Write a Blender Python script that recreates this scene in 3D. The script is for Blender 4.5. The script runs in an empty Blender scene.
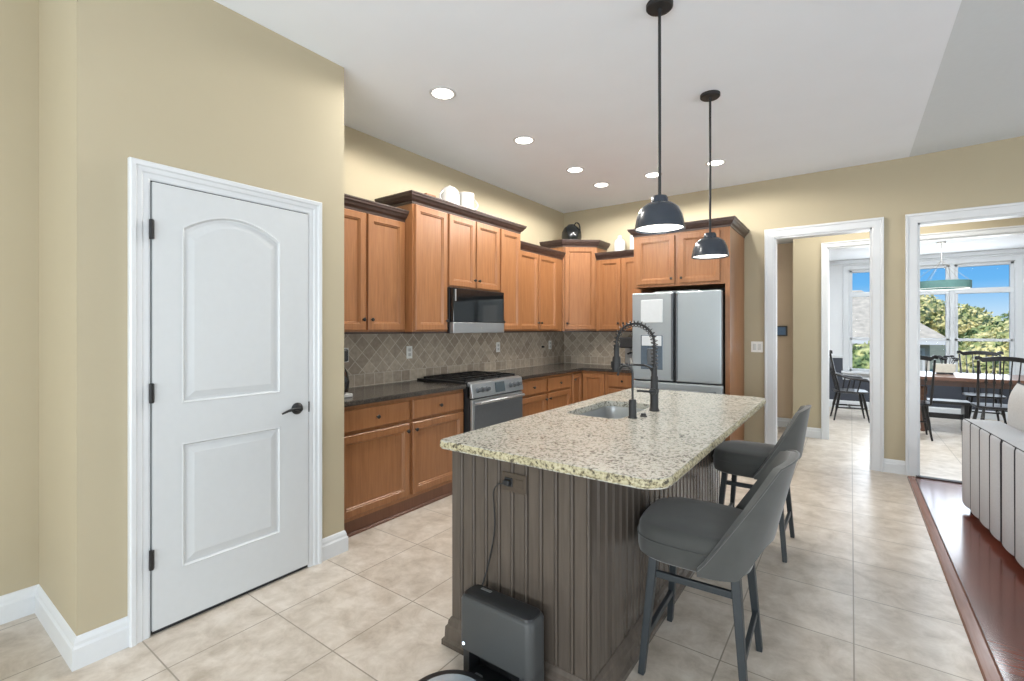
import bpy, bmesh, math, random
from mathutils import Vector, Matrix
random.seed(7)
SC = bpy.context.scene
COL = SC.collection
PI = math.pi

# ------------------------------------------------------------------ camera, world, light, exposure
F_PX, CX, HY, CAM_H = 472.0, 512.0, 329.0, 1.40
YAW = math.atan(339.0 / F_PX)
cam_d = bpy.data.cameras.new('camera')
cam_d.sensor_fit = 'HORIZONTAL'; cam_d.sensor_width = 36.0
cam_d.lens = 36.0 * F_PX / 1024.0
cam_d.shift_y = (HY - 340.5) / 1024.0
cam_d.clip_start = 0.05; cam_d.clip_end = 300
cam = bpy.data.objects.new('camera', cam_d); COL.objects.link(cam)
cam.location = (0, 0, CAM_H); cam.rotation_euler = (PI / 2, 0, YAW)
SC.camera = cam

def lin(c):
    out = []
    for v in c:
        v = v / 255.0
        out.append(v / 12.92 if v <= 0.04045 else ((v + 0.055) / 1.055) ** 2.4)
    return tuple(out)

world = bpy.data.worlds.new('sky'); SC.world = world; world.use_nodes = True
nt = world.node_tree; nt.nodes.clear()
w_out = nt.nodes.new('ShaderNodeOutputWorld'); w_bg = nt.nodes.new('ShaderNodeBackground')
w_tc = nt.nodes.new('ShaderNodeTexCoord'); w_sep = nt.nodes.new('ShaderNodeSeparateXYZ')
w_rmp = nt.nodes.new('ShaderNodeValToRGB')
nt.links.new(w_tc.outputs['Generated'], w_sep.inputs[0]); nt.links.new(w_sep.outputs['Z'], w_rmp.inputs[0])
nt.links.new(w_rmp.outputs[0], w_bg.inputs[0]); nt.links.new(w_bg.outputs[0], w_out.inputs[0])
els = w_rmp.color_ramp.elements
els[0].position = 0.0; els[0].color = lin((222, 238, 250)) + (1,)
els[1].position = 1.0; els[1].color = lin((80, 145, 225)) + (1,)
for p, c in ((0.035, (178, 218, 250)), (0.075, (110, 185, 245)), (0.14, (92, 168, 238))):
    e = els.new(p); e.color = lin(c) + (1,)
w_bg.inputs['Strength'].default_value = 0.92

def sun(name, rot, strength, angle=2.0, color=(1, .95, .86)):
    d = bpy.data.lights.new(name, 'SUN'); d.energy = strength; d.angle = math.radians(angle); d.color = color
    o = bpy.data.objects.new(name, d); COL.objects.link(o); o.rotation_euler = rot; return o
def area(name, loc, rot, sx, sy, power, color=(1, 1, 1)):
    d = bpy.data.lights.new(name, 'AREA'); d.shape = 'RECTANGLE'; d.size = sx; d.size_y = sy; d.energy = power; d.color = color
    o = bpy.data.objects.new(name, d); COL.objects.link(o); o.location = loc; o.rotation_euler = rot; return o
sun('sun', (math.radians(48), 0, math.radians(-25)), 4.2)
DAY = (0.87, 0.945, 1.0)
# added unseen fill lights, plus daylight at the dining windows
area('window_light_back', (0.4, -3.42, 1.5), (math.radians(122), 0, 0), 5.0, 2.2, 370, DAY)  # unseen fill tilted up to brighten the ceiling; no window here
area('window_light_living', (6.35, 1.6, 1.6), (0, math.radians(118), 0), 2.3, 5.5, 290, DAY)  # unseen side fill added to brighten the interior, without a window
area('window_light_dining', (1.0, 10.26, 1.5), (math.radians(-90), 0, 0), 1.9, 1.6, 46, DAY)
area('dining_ceiling_light', (1.1, 7.86, 2.60), (math.radians(8), 0, 0), 3.2, 0.5, 125, DAY)  # fill added out of view to brighten the dining room
area('hall_ceiling_light', (0.2, 6.6, 3.0), (0, 0, 0), 1.6, 0.4, 26, (1, .97, .9))  # fill added out of view to brighten the hall walls
SC.view_settings.view_transform = 'Standard'; SC.view_settings.look = 'None'
SC.view_settings.gamma = 1.0; SC.view_settings.use_curve_mapping = False
SC.view_settings.exposure = 0.12
SC.cycles.max_bounces = 10; SC.cycles.diffuse_bounces = 5; SC.cycles.glossy_bounces = 5
SC.cycles.use_denoising = True
SC.cycles.sample_clamp_indirect = 6.0

# ------------------------------------------------------------------ materials
MATS = {}
def newmat(name):
    m = bpy.data.materials.new(name); m.use_nodes = True
    n = m.node_tree.nodes; b = n['Principled BSDF']
    MATS[name] = m
    return m, m.node_tree, b
def plain(name, rgb, rough=0.5, metal=0.0, spec=0.5, noise=0.04, nscale=30.0, bump=0.0, coat=0.0, stretch=(1, 1, 1), alpha=1.0):
    m, t, b = newmat(name)
    b.inputs['Roughness'].default_value = rough; b.inputs['Metallic'].default_value = metal
    b.inputs['Specular IOR Level'].default_value = spec; b.inputs['Coat Weight'].default_value = coat
    tc = t.nodes.new('ShaderNodeTexCoord'); mp = t.nodes.new('ShaderNodeMapping'); mp.inputs['Scale'].default_value = stretch
    nz = t.nodes.new('ShaderNodeTexNoise'); nz.inputs['Scale'].default_value = nscale; nz.inputs['Detail'].default_value = 4
    rp = t.nodes.new('ShaderNodeValToRGB')
    c = lin(rgb)
    rp.color_ramp.elements[0].position = .3; rp.color_ramp.elements[1].position = .7
    rp.color_ramp.elements[0].color = tuple(max(0, v * (1 - noise)) for v in c) + (1,)
    rp.color_ramp.elements[1].color = tuple(min(1, v * (1 + noise)) for v in c) + (1,)
    L = t.links
    L.new(tc.outputs['Object'], mp.inputs[0]); L.new(mp.outputs[0], nz.inputs['Vector']); L.new(nz.outputs['Fac'], rp.inputs[0])
    L.new(rp.outputs[0], b.inputs['Base Color'])
    if bump:
        bp = t.nodes.new('ShaderNodeBump'); bp.inputs['Strength'].default_value = bump; bp.inputs['Distance'].default_value = .002
        L.new(nz.outputs['Fac'], bp.inputs['Height']); L.new(bp.outputs[0], b.inputs['Normal'])
    return m
def glow(name, rgb, strength):
    m, t, b = newmat(name)
    b.inputs['Base Color'].default_value = lin(rgb) + (1,)
    b.inputs['Emission Color'].default_value = lin(rgb) + (1,); b.inputs['Emission Strength'].default_value = strength
    return m
def ramp(t, stops):
    r = t.nodes.new('ShaderNodeValToRGB'); e = r.color_ramp.elements
    while len(e) < len(stops): e.new(0.5)
    for k, (p, c) in enumerate(stops):
        e[k].position = p; e[k].color = (lin(c) if max(c) > 1 else c) + (1,)
    return r

WALL = plain('wall_paint', (176, 165, 140), .75, noise=.012, nscale=3)
CEIL = plain('ceiling_paint', (238, 244, 251), .85, noise=.01, nscale=3)
WHITE = plain('white_trim', (210, 213, 216), .35, noise=.01)
DOORW = plain('white_door', (198, 201, 203), .4, noise=.01)
DINW = plain('dining_white_wall', (226, 228, 231), .7, noise=.01)
NAVY = plain('navy_wainscot', (60, 65, 76), .45, noise=.04)
BLACK = plain('black_metal', (24, 24, 25), .38, noise=.1)
MATTEB = plain('matte_black', (30, 31, 33), .5, noise=.08)
BLKPL = plain('black_plastic', (34, 36, 38), .42, noise=.06)
GREYPL = plain('graphite_plastic', (62, 64, 65), .45, noise=.05, nscale=200)
SHADE = plain('charcoal_shade', (52, 58, 67), .25, noise=.05)
STEEL = plain('stainless_steel', (176, 179, 181), .32, metal=.85, noise=.05, nscale=40, stretch=(1, 1, 30))
STEELF = plain('fridge_steel', (158, 166, 171), .38, metal=.55, noise=.03, nscale=30, stretch=(1, 1, 20))
STEELD = plain('dark_steel', (96, 101, 106), .35, metal=.4, noise=.04)
GLASSB = plain('black_glass', (20, 23, 25), .06, spec=.7, noise=.05)
CROWN = plain('espresso_wood', (66, 51, 46), .38, noise=.2, nscale=6, stretch=(4, 4, 30))
PORC = plain('white_ceramic', (198, 197, 193), .25, noise=.01)
PLATE = plain('white_plate', (232, 231, 226), .4, noise=.01)
BRONZE = plain('bronze_plate', (70, 60, 50), .4, noise=.06)
SEATF = plain('grey_velvet', (68, 69, 67), .8, noise=.1, nscale=14, bump=.15)
SEATF.node_tree.nodes['Principled BSDF'].inputs['Sheen Weight'].default_value = .35
LEGM = plain('slate_leg_paint', (42, 48, 52), .45, noise=.06)
SOFAF = plain('pale_grey_linen', (186, 189, 194), .9, noise=.05, nscale=120, bump=.3)
CUSHF = plain('oatmeal_linen', (196, 196, 196), .9, noise=.06, nscale=90, bump=.3)
PIPE = plain('dark_piping', (48, 48, 54), .8, noise=.1)
TEAL = plain('teal_felt', (64, 94, 90), .8, noise=.08)
TABLEW = plain('walnut_table_top', (96, 66, 52), .3, noise=.25, nscale=8, stretch=(2, 20, 20))
BLKW = plain('black_painted_wood', (30, 30, 33), .3, noise=.1)
DIRT = plain('lawn_green', (124, 124, 98), .9, noise=.3, nscale=2)
ROOF = plain('roof_shingle', (190, 181, 164), .9, noise=.2, nscale=4)
SIDING = plain('grey_siding', (192, 188, 180), .7, noise=.06, stretch=(1, 1, 12))
WINB = plain('window_blue_glass', (176, 180, 182), .1, noise=.1)
BARK = plain('bark', (84, 70, 56), .9, noise=.3, nscale=12)
SCREEN = plain('thermostat_screen', (88, 118, 150), .25, noise=.05)
BEIGEPOT = plain('beige_planter', (198, 193, 180), .6, noise=.05)
SILVERTOP = plain('robot_silver_top', (176, 188, 196), .25, metal=.4, noise=.06)
DISPL = plain('dispenser_panel', (200, 206, 210), .3, noise=.02)
DISPG = plain('dispenser_recess', (92, 106, 120), .25, metal=.3, noise=.1)
THRESH = plain('metal_strip', (176, 170, 162), .3, metal=.5, noise=.08)
LAMPG = glow('lamp_glow', (255, 250, 240), 7.0)
DIFF = glow('pendant_glow', (255, 250, 242), 3.2)
SOFTGLOW = glow('ring_glow', (255, 252, 246), .5)
LED = glow('led_white', (220, 235, 255), 2.0)
CLOCK = glow('range_display', (60, 72, 78), .15)

def wood(name, c_dark, c_mid, c_light, rough=.34, grain=(22, 22, 1.6)):
    m, t, b = newmat(name); L = t.links
    tc = t.nodes.new('ShaderNodeTexCoord'); mp = t.nodes.new('ShaderNodeMapping'); mp.inputs['Scale'].default_value = grain
    n1 = t.nodes.new('ShaderNodeTexNoise'); n1.inputs['Scale'].default_value = 2.2; n1.inputs['Detail'].default_value = 7; n1.inputs['Distortion'].default_value = .6
    L.new(tc.outputs['Object'], mp.inputs[0]); L.new(mp.outputs[0], n1.inputs['Vector'])
    r = ramp(t, [(.25, c_dark), (.5, c_mid), (.78, c_light)]); L.new(n1.outputs['Fac'], r.inputs[0])
    L.new(r.outputs[0], b.inputs['Base Color']); b.inputs['Roughness'].default_value = rough
    bp = t.nodes.new('ShaderNodeBump'); bp.inputs['Strength'].default_value = .08; bp.inputs['Distance'].default_value = .001
    L.new(n1.outputs['Fac'], bp.inputs['Height']); L.new(bp.outputs[0], b.inputs['Normal'])
    return m
MAPLE = wood('honey_maple', (133, 89, 55), (146, 99, 63), (158, 110, 72))
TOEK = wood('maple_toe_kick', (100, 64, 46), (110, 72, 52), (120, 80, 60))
BEAD = wood('dark_stained_beadboard', (76, 68, 61), (83, 75, 68), (91, 82, 74), rough=.25)

def tile_floor():
    m, t, b = newmat('travertine_tile_floor'); L = t.links
    tc = t.nodes.new('ShaderNodeTexCoord'); mp = t.nodes.new('ShaderNodeMapping')
    mp.inputs['Location'].default_value = (-0.01, -1.672, 0)
    L.new(tc.outputs['Object'], mp.inputs[0])
    br = t.nodes.new('ShaderNodeTexBrick'); br.offset = 0.0; br.squash = 1.0
    br.inputs['Scale'].default_value = 1.0; br.inputs['Brick Width'].default_value = .46; br.inputs['Row Height'].default_value = .46
    br.inputs['Mortar Size'].default_value = .0032; br.inputs['Mortar Smooth'].default_value = .2; br.inputs['Bias'].default_value = 0
    br.inputs['Color1'].default_value = (0.42, .42, .42, 1); br.inputs['Color2'].default_value = (.58, .58, .58, 1)
    L.new(mp.outputs[0], br.inputs['Vector'])
    n1 = t.nodes.new('ShaderNodeTexNoise'); n1.inputs['Scale'].default_value = 7.0; n1.inputs['Detail'].default_value = 10; n1.inputs['Roughness'].default_value = .68; n1.inputs['Distortion'].default_value = .35
    L.new(tc.outputs['Object'], n1.inputs['Vector'])
    mx = t.nodes.new('ShaderNodeMix'); mx.data_type = 'RGBA'; mx.inputs[0].default_value = .22
    L.new(n1.outputs['Fac'], mx.inputs[6]); L.new(br.outputs['Color'], mx.inputs[7])
    r = ramp(t, [(.34, (165, 153, 138)), (.48, (190, 179, 166)), (.62, (209, 200, 189))]); L.new(mx.outputs[2], r.inputs[0])
    mg = t.nodes.new('ShaderNodeMix'); mg.data_type = 'RGBA'
    L.new(br.outputs['Fac'], mg.inputs[0]); L.new(r.outputs[0], mg.inputs[6]); mg.inputs[7].default_value = lin((142, 133, 120)) + (1,)
    L.new(mg.outputs[2], b.inputs['Base Color'])
    b.inputs['Roughness'].default_value = .3; b.inputs['Specular IOR Level'].default_value = .5
    bp = t.nodes.new('ShaderNodeBump'); bp.inputs['Strength'].default_value = .25; bp.inputs['Distance'].default_value = .002; bp.invert = True
    L.new(br.outputs['Fac'], bp.inputs['Height']); L.new(bp.outputs[0], b.inputs['Normal'])
    return m
TILE = tile_floor()

def hardwood():
    m, t, b = newmat('cherry_hardwood_floor'); L = t.links
    tc = t.nodes.new('ShaderNodeTexCoord')
    br = t.nodes.new('ShaderNodeTexBrick'); br.offset = .37
    br.inputs['Scale'].default_value = 1; br.inputs['Brick Width'].default_value = 1.1; br.inputs['Row Height'].default_value = .083
    br.inputs['Mortar Size'].default_value = .0012; br.inputs['Bias'].default_value = 0
    br.inputs['Color1'].default_value = lin((88, 44, 33)) + (1,); br.inputs['Color2'].default_value = lin((110, 57, 43)) + (1,)
    br.inputs['Mortar'].default_value = lin((60, 30, 22)) + (1,)
    L.new(tc.outputs['Object'], br.inputs['Vector'])
    mp = t.nodes.new('ShaderNodeMapping'); mp.inputs['Scale'].default_value = (2, 40, 1); L.new(tc.outputs['Object'], mp.inputs[0])
    n1 = t.nodes.new('ShaderNodeTexNoise'); n1.inputs['Scale'].default_value = 2; n1.inputs['Detail'].default_value = 6; L.new(mp.outputs[0], n1.inputs['Vector'])
    mx = t.nodes.new('ShaderNodeMix'); mx.data_type = 'RGBA'; mx.blend_type = 'OVERLAY'; mx.inputs[0].default_value = .35
    L.new(br.outputs['Color'], mx.inputs[6]); L.new(n1.outputs['Fac'], mx.inputs[7]); L.new(mx.outputs[2], b.inputs['Base Color'])
    b.inputs['Roughness'].default_value = .2; b.inputs['Coat Weight'].default_value = .5; b.inputs['Coat Roughness'].default_value = .12
    return m
HARD = hardwood()

def granite(name, stops, rough):
    m, t, b = newmat(name); L = t.links
    tc = t.nodes.new('ShaderNodeTexCoord')
    n1 = t.nodes.new('ShaderNodeTexNoise'); n1.inputs['Scale'].default_value = 75; n1.inputs['Detail'].default_value = 5; n1.inputs['Roughness'].default_value = .7
    n2 = t.nodes.new('ShaderNodeTexNoise'); n2.inputs['Scale'].default_value = 9; n2.inputs['Detail'].default_value = 3
    v = t.nodes.new('ShaderNodeTexVoronoi'); v.inputs['Scale'].default_value = 120
    for n in (n1, n2, v): L.new(tc.outputs['Object'], n.inputs['Vector'])
    a = t.nodes.new('ShaderNodeMath'); a.operation = 'MULTIPLY_ADD'; a.inputs[1].default_value = .13; L.new(n2.outputs['Fac'], a.inputs[0]); L.new(n1.outputs['Fac'], a.inputs[2])
    s = t.nodes.new('ShaderNodeSeparateColor'); L.new(v.outputs['Color'], s.inputs[0])
    a2 = t.nodes.new('ShaderNodeMath'); a2.operation = 'MULTIPLY_ADD'; a2.inputs[1].default_value = .16; L.new(s.outputs[0], a2.inputs[0]); L.new(a.outputs[0], a2.inputs[2])
    r = ramp(t, stops); L.new(a2.outputs[0], r.inputs[0]); L.new(r.outputs[0], b.inputs['Base Color'])
    b.inputs['Roughness'].default_value = rough
    return m
GRAN = granite('cream_granite', [(.47, (72, 70, 65)), (.54, (120, 117, 107)), (.60, (162, 161, 151)), (.68, (192, 191, 182)), (.84, (178, 175, 159))], .24)
GRANE = granite('rough_granite_edge', [(.50, (64, 58, 44)), (.58, (130, 120, 92)), (.65, (172, 164, 132)), (.8, (196, 188, 158))], .5)
DARKC = granite('dark_speckled_counter', [(.48, (40, 37, 34)), (.64, (58, 54, 50)), (.82, (84, 78, 72))], .16)

def backsplash_mat():
    m, t, b = newmat('tumbled_travertine_backsplash'); L = t.links
    uv = t.nodes.new('ShaderNodeTexCoord')
    def brick(rot, off, size):
        mp = t.nodes.new('ShaderNodeMapping'); mp.inputs['Rotation'].default_value = (0, 0, rot); mp.inputs['Location'].default_value = off
        L.new(uv.outputs['UV'], mp.inputs[0])
        br = t.nodes.new('ShaderNodeTexBrick'); br.offset = 0
        br.inputs['Scale'].default_value = 1; br.inputs['Brick Width'].default_value = size; br.inputs['Row Height'].default_value = size
        br.inputs['Mortar Size'].default_value = .0035; br.inputs['Mortar Smooth'].default_value = .3
        br.inputs['Color1'].default_value = lin((150, 136, 120)) + (1,); br.inputs['Color2'].default_value = lin((182, 168, 150)) + (1,)
        br.inputs['Mortar'].default_value = lin((200, 190, 174)) + (1,)
        L.new(mp.outputs[0], br.inputs['Vector']); return br
    d = brick(PI / 4, (0, 0, 0), .1); s = brick(0, (0, -.925, 0), .1)
    sp = t.nodes.new('ShaderNodeSeparateXYZ'); L.new(uv.outputs['UV'], sp.inputs[0])
    gt = t.nodes.new('ShaderNodeMath'); gt.operation = 'GREATER_THAN'; gt.inputs[1].default_value = 1.026; L.new(sp.outputs['Y'], gt.inputs[0])
    mx = t.nodes.new('ShaderNodeMix'); mx.data_type = 'RGBA'; L.new(gt.outputs[0], mx.inputs[0]); L.new(s.outputs['Color'], mx.inputs[6]); L.new(d.outputs['Color'], mx.inputs[7])
    n1 = t.nodes.new('ShaderNodeTexNoise'); n1.inputs['Scale'].default_value = 26; n1.inputs['Detail'].default_value = 6; L.new(uv.outputs['UV'], n1.inputs['Vector'])
    ov = t.nodes.new('ShaderNodeMix'); ov.data_type = 'RGBA'; ov.blend_type = 'OVERLAY'; ov.inputs[0].default_value = .4
    L.new(mx.outputs[2], ov.inputs[6]); L.new(n1.outputs['Fac'], ov.inputs[7]); L.new(ov.outputs[2], b.inputs['Base Color'])
    b.inputs['Roughness'].default_value = .6
    mf = t.nodes.new('ShaderNodeMix'); mf.data_type = 'FLOAT'; L.new(gt.outputs[0], mf.inputs[0]); L.new(s.outputs['Fac'], mf.inputs[2]); L.new(d.outputs['Fac'], mf.inputs[3])
    bp = t.nodes.new('ShaderNodeBump'); bp.inputs['Strength'].default_value = .5; bp.inputs['Distance'].default_value = .003; bp.invert = True
    L.new(mf.outputs[0], bp.inputs['Height']); L.new(bp.outputs[0], b.inputs['Normal'])
    return m
SPLASH = backsplash_mat()

def leaf_mat(name, c1, c2, c3):
    m, t, b = newmat(name); L = t.links
    tc = t.nodes.new('ShaderNodeTexCoord'); n1 = t.nodes.new('ShaderNodeTexNoise'); n1.inputs['Scale'].default_value = 2.5; n1.inputs['Detail'].default_value = 5
    L.new(tc.outputs['Object'], n1.inputs['Vector']); r = ramp(t, [(.38, c1), (.5, c2), (.62, c3)]); L.new(n1.outputs['Fac'], r.inputs[0])
    L.new(r.outputs[0], b.inputs['Base Color']); b.inputs['Roughness'].default_value = .7
    return m
LEAF1 = leaf_mat('autumn_leaves', (132, 146, 92), (190, 187, 128), (226, 214, 156))
LEAF2 = leaf_mat('green_leaves', (78, 104, 62), (136, 152, 96), (204, 202, 140))
def glass():
    m, t, b = newmat('window_glass')
    b.inputs['Transmission Weight'].default_value = 1.0; b.inputs['Roughness'].default_value = 0.0; b.inputs['IOR'].default_value = 1.02
    b.inputs['Base Color'].default_value = (1, 1, 1, 1)
    return m
GLASS = glass()

# ------------------------------------------------------------------ mesh helpers
class MB:
    """Collects shapes and links them as one mesh object."""
    def __init__(s): s.bm = bmesh.new()
    def face(s, pts):
        return s.bm.faces.new([s.bm.verts.new(p) for p in pts])
    def box(s, x0, x1, y0, y1, z0, z1):
        v = [s.bm.verts.new(p) for p in ((x0, y0, z0), (x1, y0, z0), (x1, y1, z0), (x0, y1, z0), (x0, y0, z1), (x1, y0, z1), (x1, y1, z1), (x0, y1, z1))]
        for f in ((0, 1, 2, 3), (4, 5, 6, 7), (0, 1, 5, 4), (1, 2, 6, 5), (2, 3, 7, 6), (3, 0, 4, 7)):
            s.bm.faces.new([v[i] for i in f])
        return s
    def loft(s, rings, cap=True, closed=True):
        rr = [[s.bm.verts.new(p) for p in r] for r in rings]
        n = len(rr[0])
        for a, b in zip(rr, rr[1:]):
            for i in range(n if closed else n - 1):
                j = (i + 1) % n
                s.bm.faces.new([a[i], a[j], b[j], b[i]])
        if cap and closed:
            s.bm.faces.new(rr[0]); s.bm.faces.new(rr[-1])
        return s
    def prism(s, poly, z0, z1):
        return s.loft([[(x, y, z0) for x, y in poly], [(x, y, z1) for x, y in poly]])
    def lathe(s, prof, c=(0, 0, 0), n=28, axis='z', cap=True):
        rings = []
        for r, h in prof:
            ring = []
            for i in range(n):
                a = 2 * PI * i / n; p, q = max(r, 1e-4) * math.cos(a), max(r, 1e-4) * math.sin(a)
                if axis == 'z': ring.append((c[0] + p, c[1] + q, c[2] + h))
                elif axis == 'x': ring.append((c[0] + h, c[1] + p, c[2] + q))
                else: ring.append((c[0] + p, c[1] + h, c[2] + q))
            rings.append(ring)
        return s.loft(rings, cap)
    def tube(s, path, r, n=10, cap=True):
        P = [Vector(p) for p in path]; rings = []
        rad = r if isinstance(r, (list, tuple)) else [r] * len(P)
        up = None
        for i, p in enumerate(P):
            t = (P[min(i + 1, len(P) - 1)] - P[max(i - 1, 0)]).normalized()
            if up is None:
                up = Vector((0, 0, 1)) if abs(t.z) < .9 else Vector((1, 0, 0))
            u = (up - t * up.dot(t)).normalized(); w = t.cross(u); up = u
            rings.append([p + (u * math.cos(2 * PI * k / n) + w * math.sin(2 * PI * k / n)) * rad[i] for k in range(n)])
        return s.loft(rings, cap)
    def bar(s, a, b, w0, d0, w1=None, d1=None, side=(0, 1, 0)):
        """rectangular bar from a to b; w along 'side', d across it"""
        a, b = Vector(a), Vector(b); t = (b - a).normalized(); u = Vector(side); u = (u - t * u.dot(t)).normalized(); v = t.cross(u)
        w1 = w0 if w1 is None else w1; d1 = d0 if d1 is None else d1
        R = lambda p, w, d: [p + u * w / 2 + v * d / 2, p - u * w / 2 + v * d / 2, p - u * w / 2 - v * d / 2, p + u * w / 2 - v * d / 2]
        return s.loft([R(a, w0, d0), R(b, w1, d1)])
    def sphere(s, c, r, seg=16, sc=(1, 1, 1)):
        ret = bmesh.ops.create_uvsphere(s.bm, u_segments=seg, v_segments=max(6, seg // 2), radius=r)
        for v in ret['verts']: v.co = Vector((v.co.x * sc[0] + c[0], v.co.y * sc[1] + c[1], v.co.z * sc[2] + c[2]))
        return s
    def sweep(s, path, prof, closed=False):
        """profile (out, z) swept along a plan path; 'out' is to the right of travel, mitred"""
        n = len(path); rings = []
        def nrm(a, b):
            d = Vector((b[0] - a[0], b[1] - a[1])).normalized(); return Vector((d.y, -d.x))
        for i, p in enumerate(path):
            if closed or 0 < i < n - 1:
                n1 = nrm(path[i - 1], p); n2 = nrm(p, path[(i + 1) % n]); m = (n1 + n2); m = m / max(.2, m.dot(n1))
            elif i == 0: m = nrm(p, path[1])
            else: m = nrm(path[-2], p)
            rings.append([(p[0] + m.x * o, p[1] + m.y * o, z) for o, z in prof])
        if closed: rings.append(rings[0])
        return s.loft(rings, cap=not closed)
    def frame(s, mp, u0, u1, v0, v1, prof):
        """door casing: profile (out, depth) around an inverted U"""
        pts = [((u0, v0), (-1, 0)), ((u0, v1), (-1, 1)), ((u1, v1), (1, 1)), ((u1, v0), (1, 0))]
        return s.loft([[mp(p[0] + m[0] * o, p[1] + m[1] * o, d) for o, d in prof] for p, m in pts])
    def panel(s, mp, u0, u1, v0, v1, loops):
        """stack of rectangles (inset, depth): front face of a cabinet door"""
        rings = [[mp(u0 + i, v0 + i, d), mp(u1 - i, v0 + i, d), mp(u1 - i, v1 - i, d), mp(u0 + i, v1 - i, d)] for i, d in loops]
        return s.loft(rings)
    def build(s, name, mat, parent=None, world=True, smooth=False, bevel=0, seg=2, loc=None, sub=0, keep=False):
        bm = s.bm
        if not keep: bmesh.ops.remove_doubles(bm, verts=bm.verts, dist=1e-5)
        bmesh.ops.recalc_face_normals(bm, faces=bm.faces)
        org = Vector((0, 0, 0))
        if loc is not None: org = Vector(loc)
        elif parent is not None and world: org = WORLD_ORG.get(parent.name, Vector((0, 0, 0)))
        if org.length: bmesh.ops.translate(bm, verts=bm.verts, vec=-org)
        me = bpy.data.meshes.new(name); bm.to_mesh(me); bm.free()
        me.materials.append(mat)
        if smooth:
            for p in me.polygons: p.use_smooth = True
            me.set_sharp_from_angle(angle=math.radians(42))
        o = bpy.data.objects.new(name, me); COL.objects.link(o)
        if parent is not None: o.parent = parent
        if loc is not None and parent is None: o.location = loc
        WORLD_ORG[o.name] = org
        if bevel:
            b = o.modifiers.new('bevel', 'BEVEL'); b.width = bevel; b.segments = seg; b.limit_method = 'ANGLE'; b.angle_limit = math.radians(40)
        if sub:
            q = o.modifiers.new('sub', 'SUBSURF'); q.levels = sub; q.render_levels = sub
        return o
WORLD_ORG = {}
def tag(o, label, cat, group=None):
    o['label'] = label; o['category'] = cat
    if group: o['group'] = group
    return o
def thing(name, loc, label, cat, group=None, rz=0.0):
    o = bpy.data.objects.new(name, None); COL.objects.link(o); o.empty_display_size = .1
    o.location = loc; o.rotation_euler = (0, 0, rz); WORLD_ORG[o.name] = Vector(loc)
    return tag(o, label, cat, group)
def struct(o): o['kind'] = 'structure'; return o
def copy_tree(o, parent=None):
    c = o.copy(); COL.objects.link(c)
    if parent is not None: c.parent = parent
    for ch in list(o.children): copy_tree(ch, c)
    return c
def rrect(x0, x1, y0, y1, r, n=6):
    if not isinstance(r, (list, tuple)): r = [r] * 4
    out = []
    for (cx, cy, a0), rr in zip(((x1 - r[0], y1 - r[0], 0), (x0 + r[1], y1 - r[1], 90), (x0 + r[2], y0 + r[2], 180), (x1 - r[3], y0 + r[3], 270)), r):
        for k in range(n + 1):
            a = math.radians(a0 + 90 * k / n); out.append((cx + rr * math.cos(a), cy + rr * math.sin(a)))
    return out
def arc(c, r, a0, a1, n, plane='xz'):
    pts = []
    for k in range(n + 1):
        a = math.radians(a0 + (a1 - a0) * k / n); p, q = r * math.cos(a), r * math.sin(a)
        pts.append((c[0] + p, c[1], c[2] + q) if plane == 'xz' else (c[0], c[1] + p, c[2] + q))
    return pts

XL, XP, YP0, YP1, YF, ZC = -3.33, -2.60, 0.535, 1.803, 5.90, 3.05
YB, XR = -3.6, 6.5
FT = 0.12
# ------------------------------------------------------------------ setting: floors, ceilings, walls
m = MB(); m.box(XL - .1, .46, YB, 5.86, -.1, 0); m.box(-1.6, 4.6, 5.86, 10.5, -.1, 0); struct(m.build('floor', TILE))
m = MB(); m.box(.46, XR, YB, 5.86, -.1, 0); struct(m.build('floor', HARD))
m = MB(); m.sweep([(.46, YB), (.46, 5.80)], [(-.03, 0), (-.024, .012), (.02, .018), (.03, .012), (.036, 0)]); struct(m.build('trim_1', wood('strip_wood', (112, 74, 60), (128, 88, 72), (140, 100, 84), .2, (20, 1.2, 20))))
m = MB(); m.box(.50, 2.05, 5.84, 5.90, 0, .010); struct(m.build('trim_2', MATTEB))
m = MB(); m.box(XL - .1, .452, YB, 6.0, ZC, ZC + .12); struct(m.build('ceiling', CEIL))
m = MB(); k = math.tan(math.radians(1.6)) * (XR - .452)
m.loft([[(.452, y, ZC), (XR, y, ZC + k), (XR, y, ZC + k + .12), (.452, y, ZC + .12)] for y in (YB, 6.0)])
struct(m.build('ceiling', plain('living_ceiling_paint', (214, 221, 225), .85, noise=.01)))  # shading of the living side painted in as a darker ceiling colour
m = MB(); m.box(-1.6, 4.6, 6.02, 7.2, 3.02, 3.1); m.box(-1.6, 4.6, 7.2, 10.5, 2.62, 2.74); struct(m.build('ceiling', DINW))
m = MB(); m.box(XL - .12, XL, YP0, YF + .12, 0, ZC); m.box(XL - .12, -3.285, YB, YP0, 0, ZC); struct(m.build('wall_left', WALL))
m = MB(); m.box(XL, XP, YP0, YP1, 0, ZC)
struct(m.build('wall_pantry', WALL))
D2a, D2b, D2t, D3a, D3b = -.686, .17, 2.405, .516, 2.0
m = MB(); m.box(XL, D2a, YF, YF + FT, 0, ZC); m.box(D2a, D2b, YF, YF + FT, D2t, ZC); m.box(D2b, D3a, YF, YF + FT, 0, ZC + .2)
m.box(D3a, D3b, YF, YF + FT, D2t, ZC + .2); m.box(D3b, XR, YF, YF + FT, 0, ZC + .2)
struct(m.build('wall_far', WALL))
m = MB(); m.box(XL, XR, YB - .12, YB, 0, ZC + .2); struct(m.build('wall_back', WALL))
m = MB(); m.box(XR, XR + .12, YB, YF, 0, ZC + .2); struct(m.build('wall_right', WALL))
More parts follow.
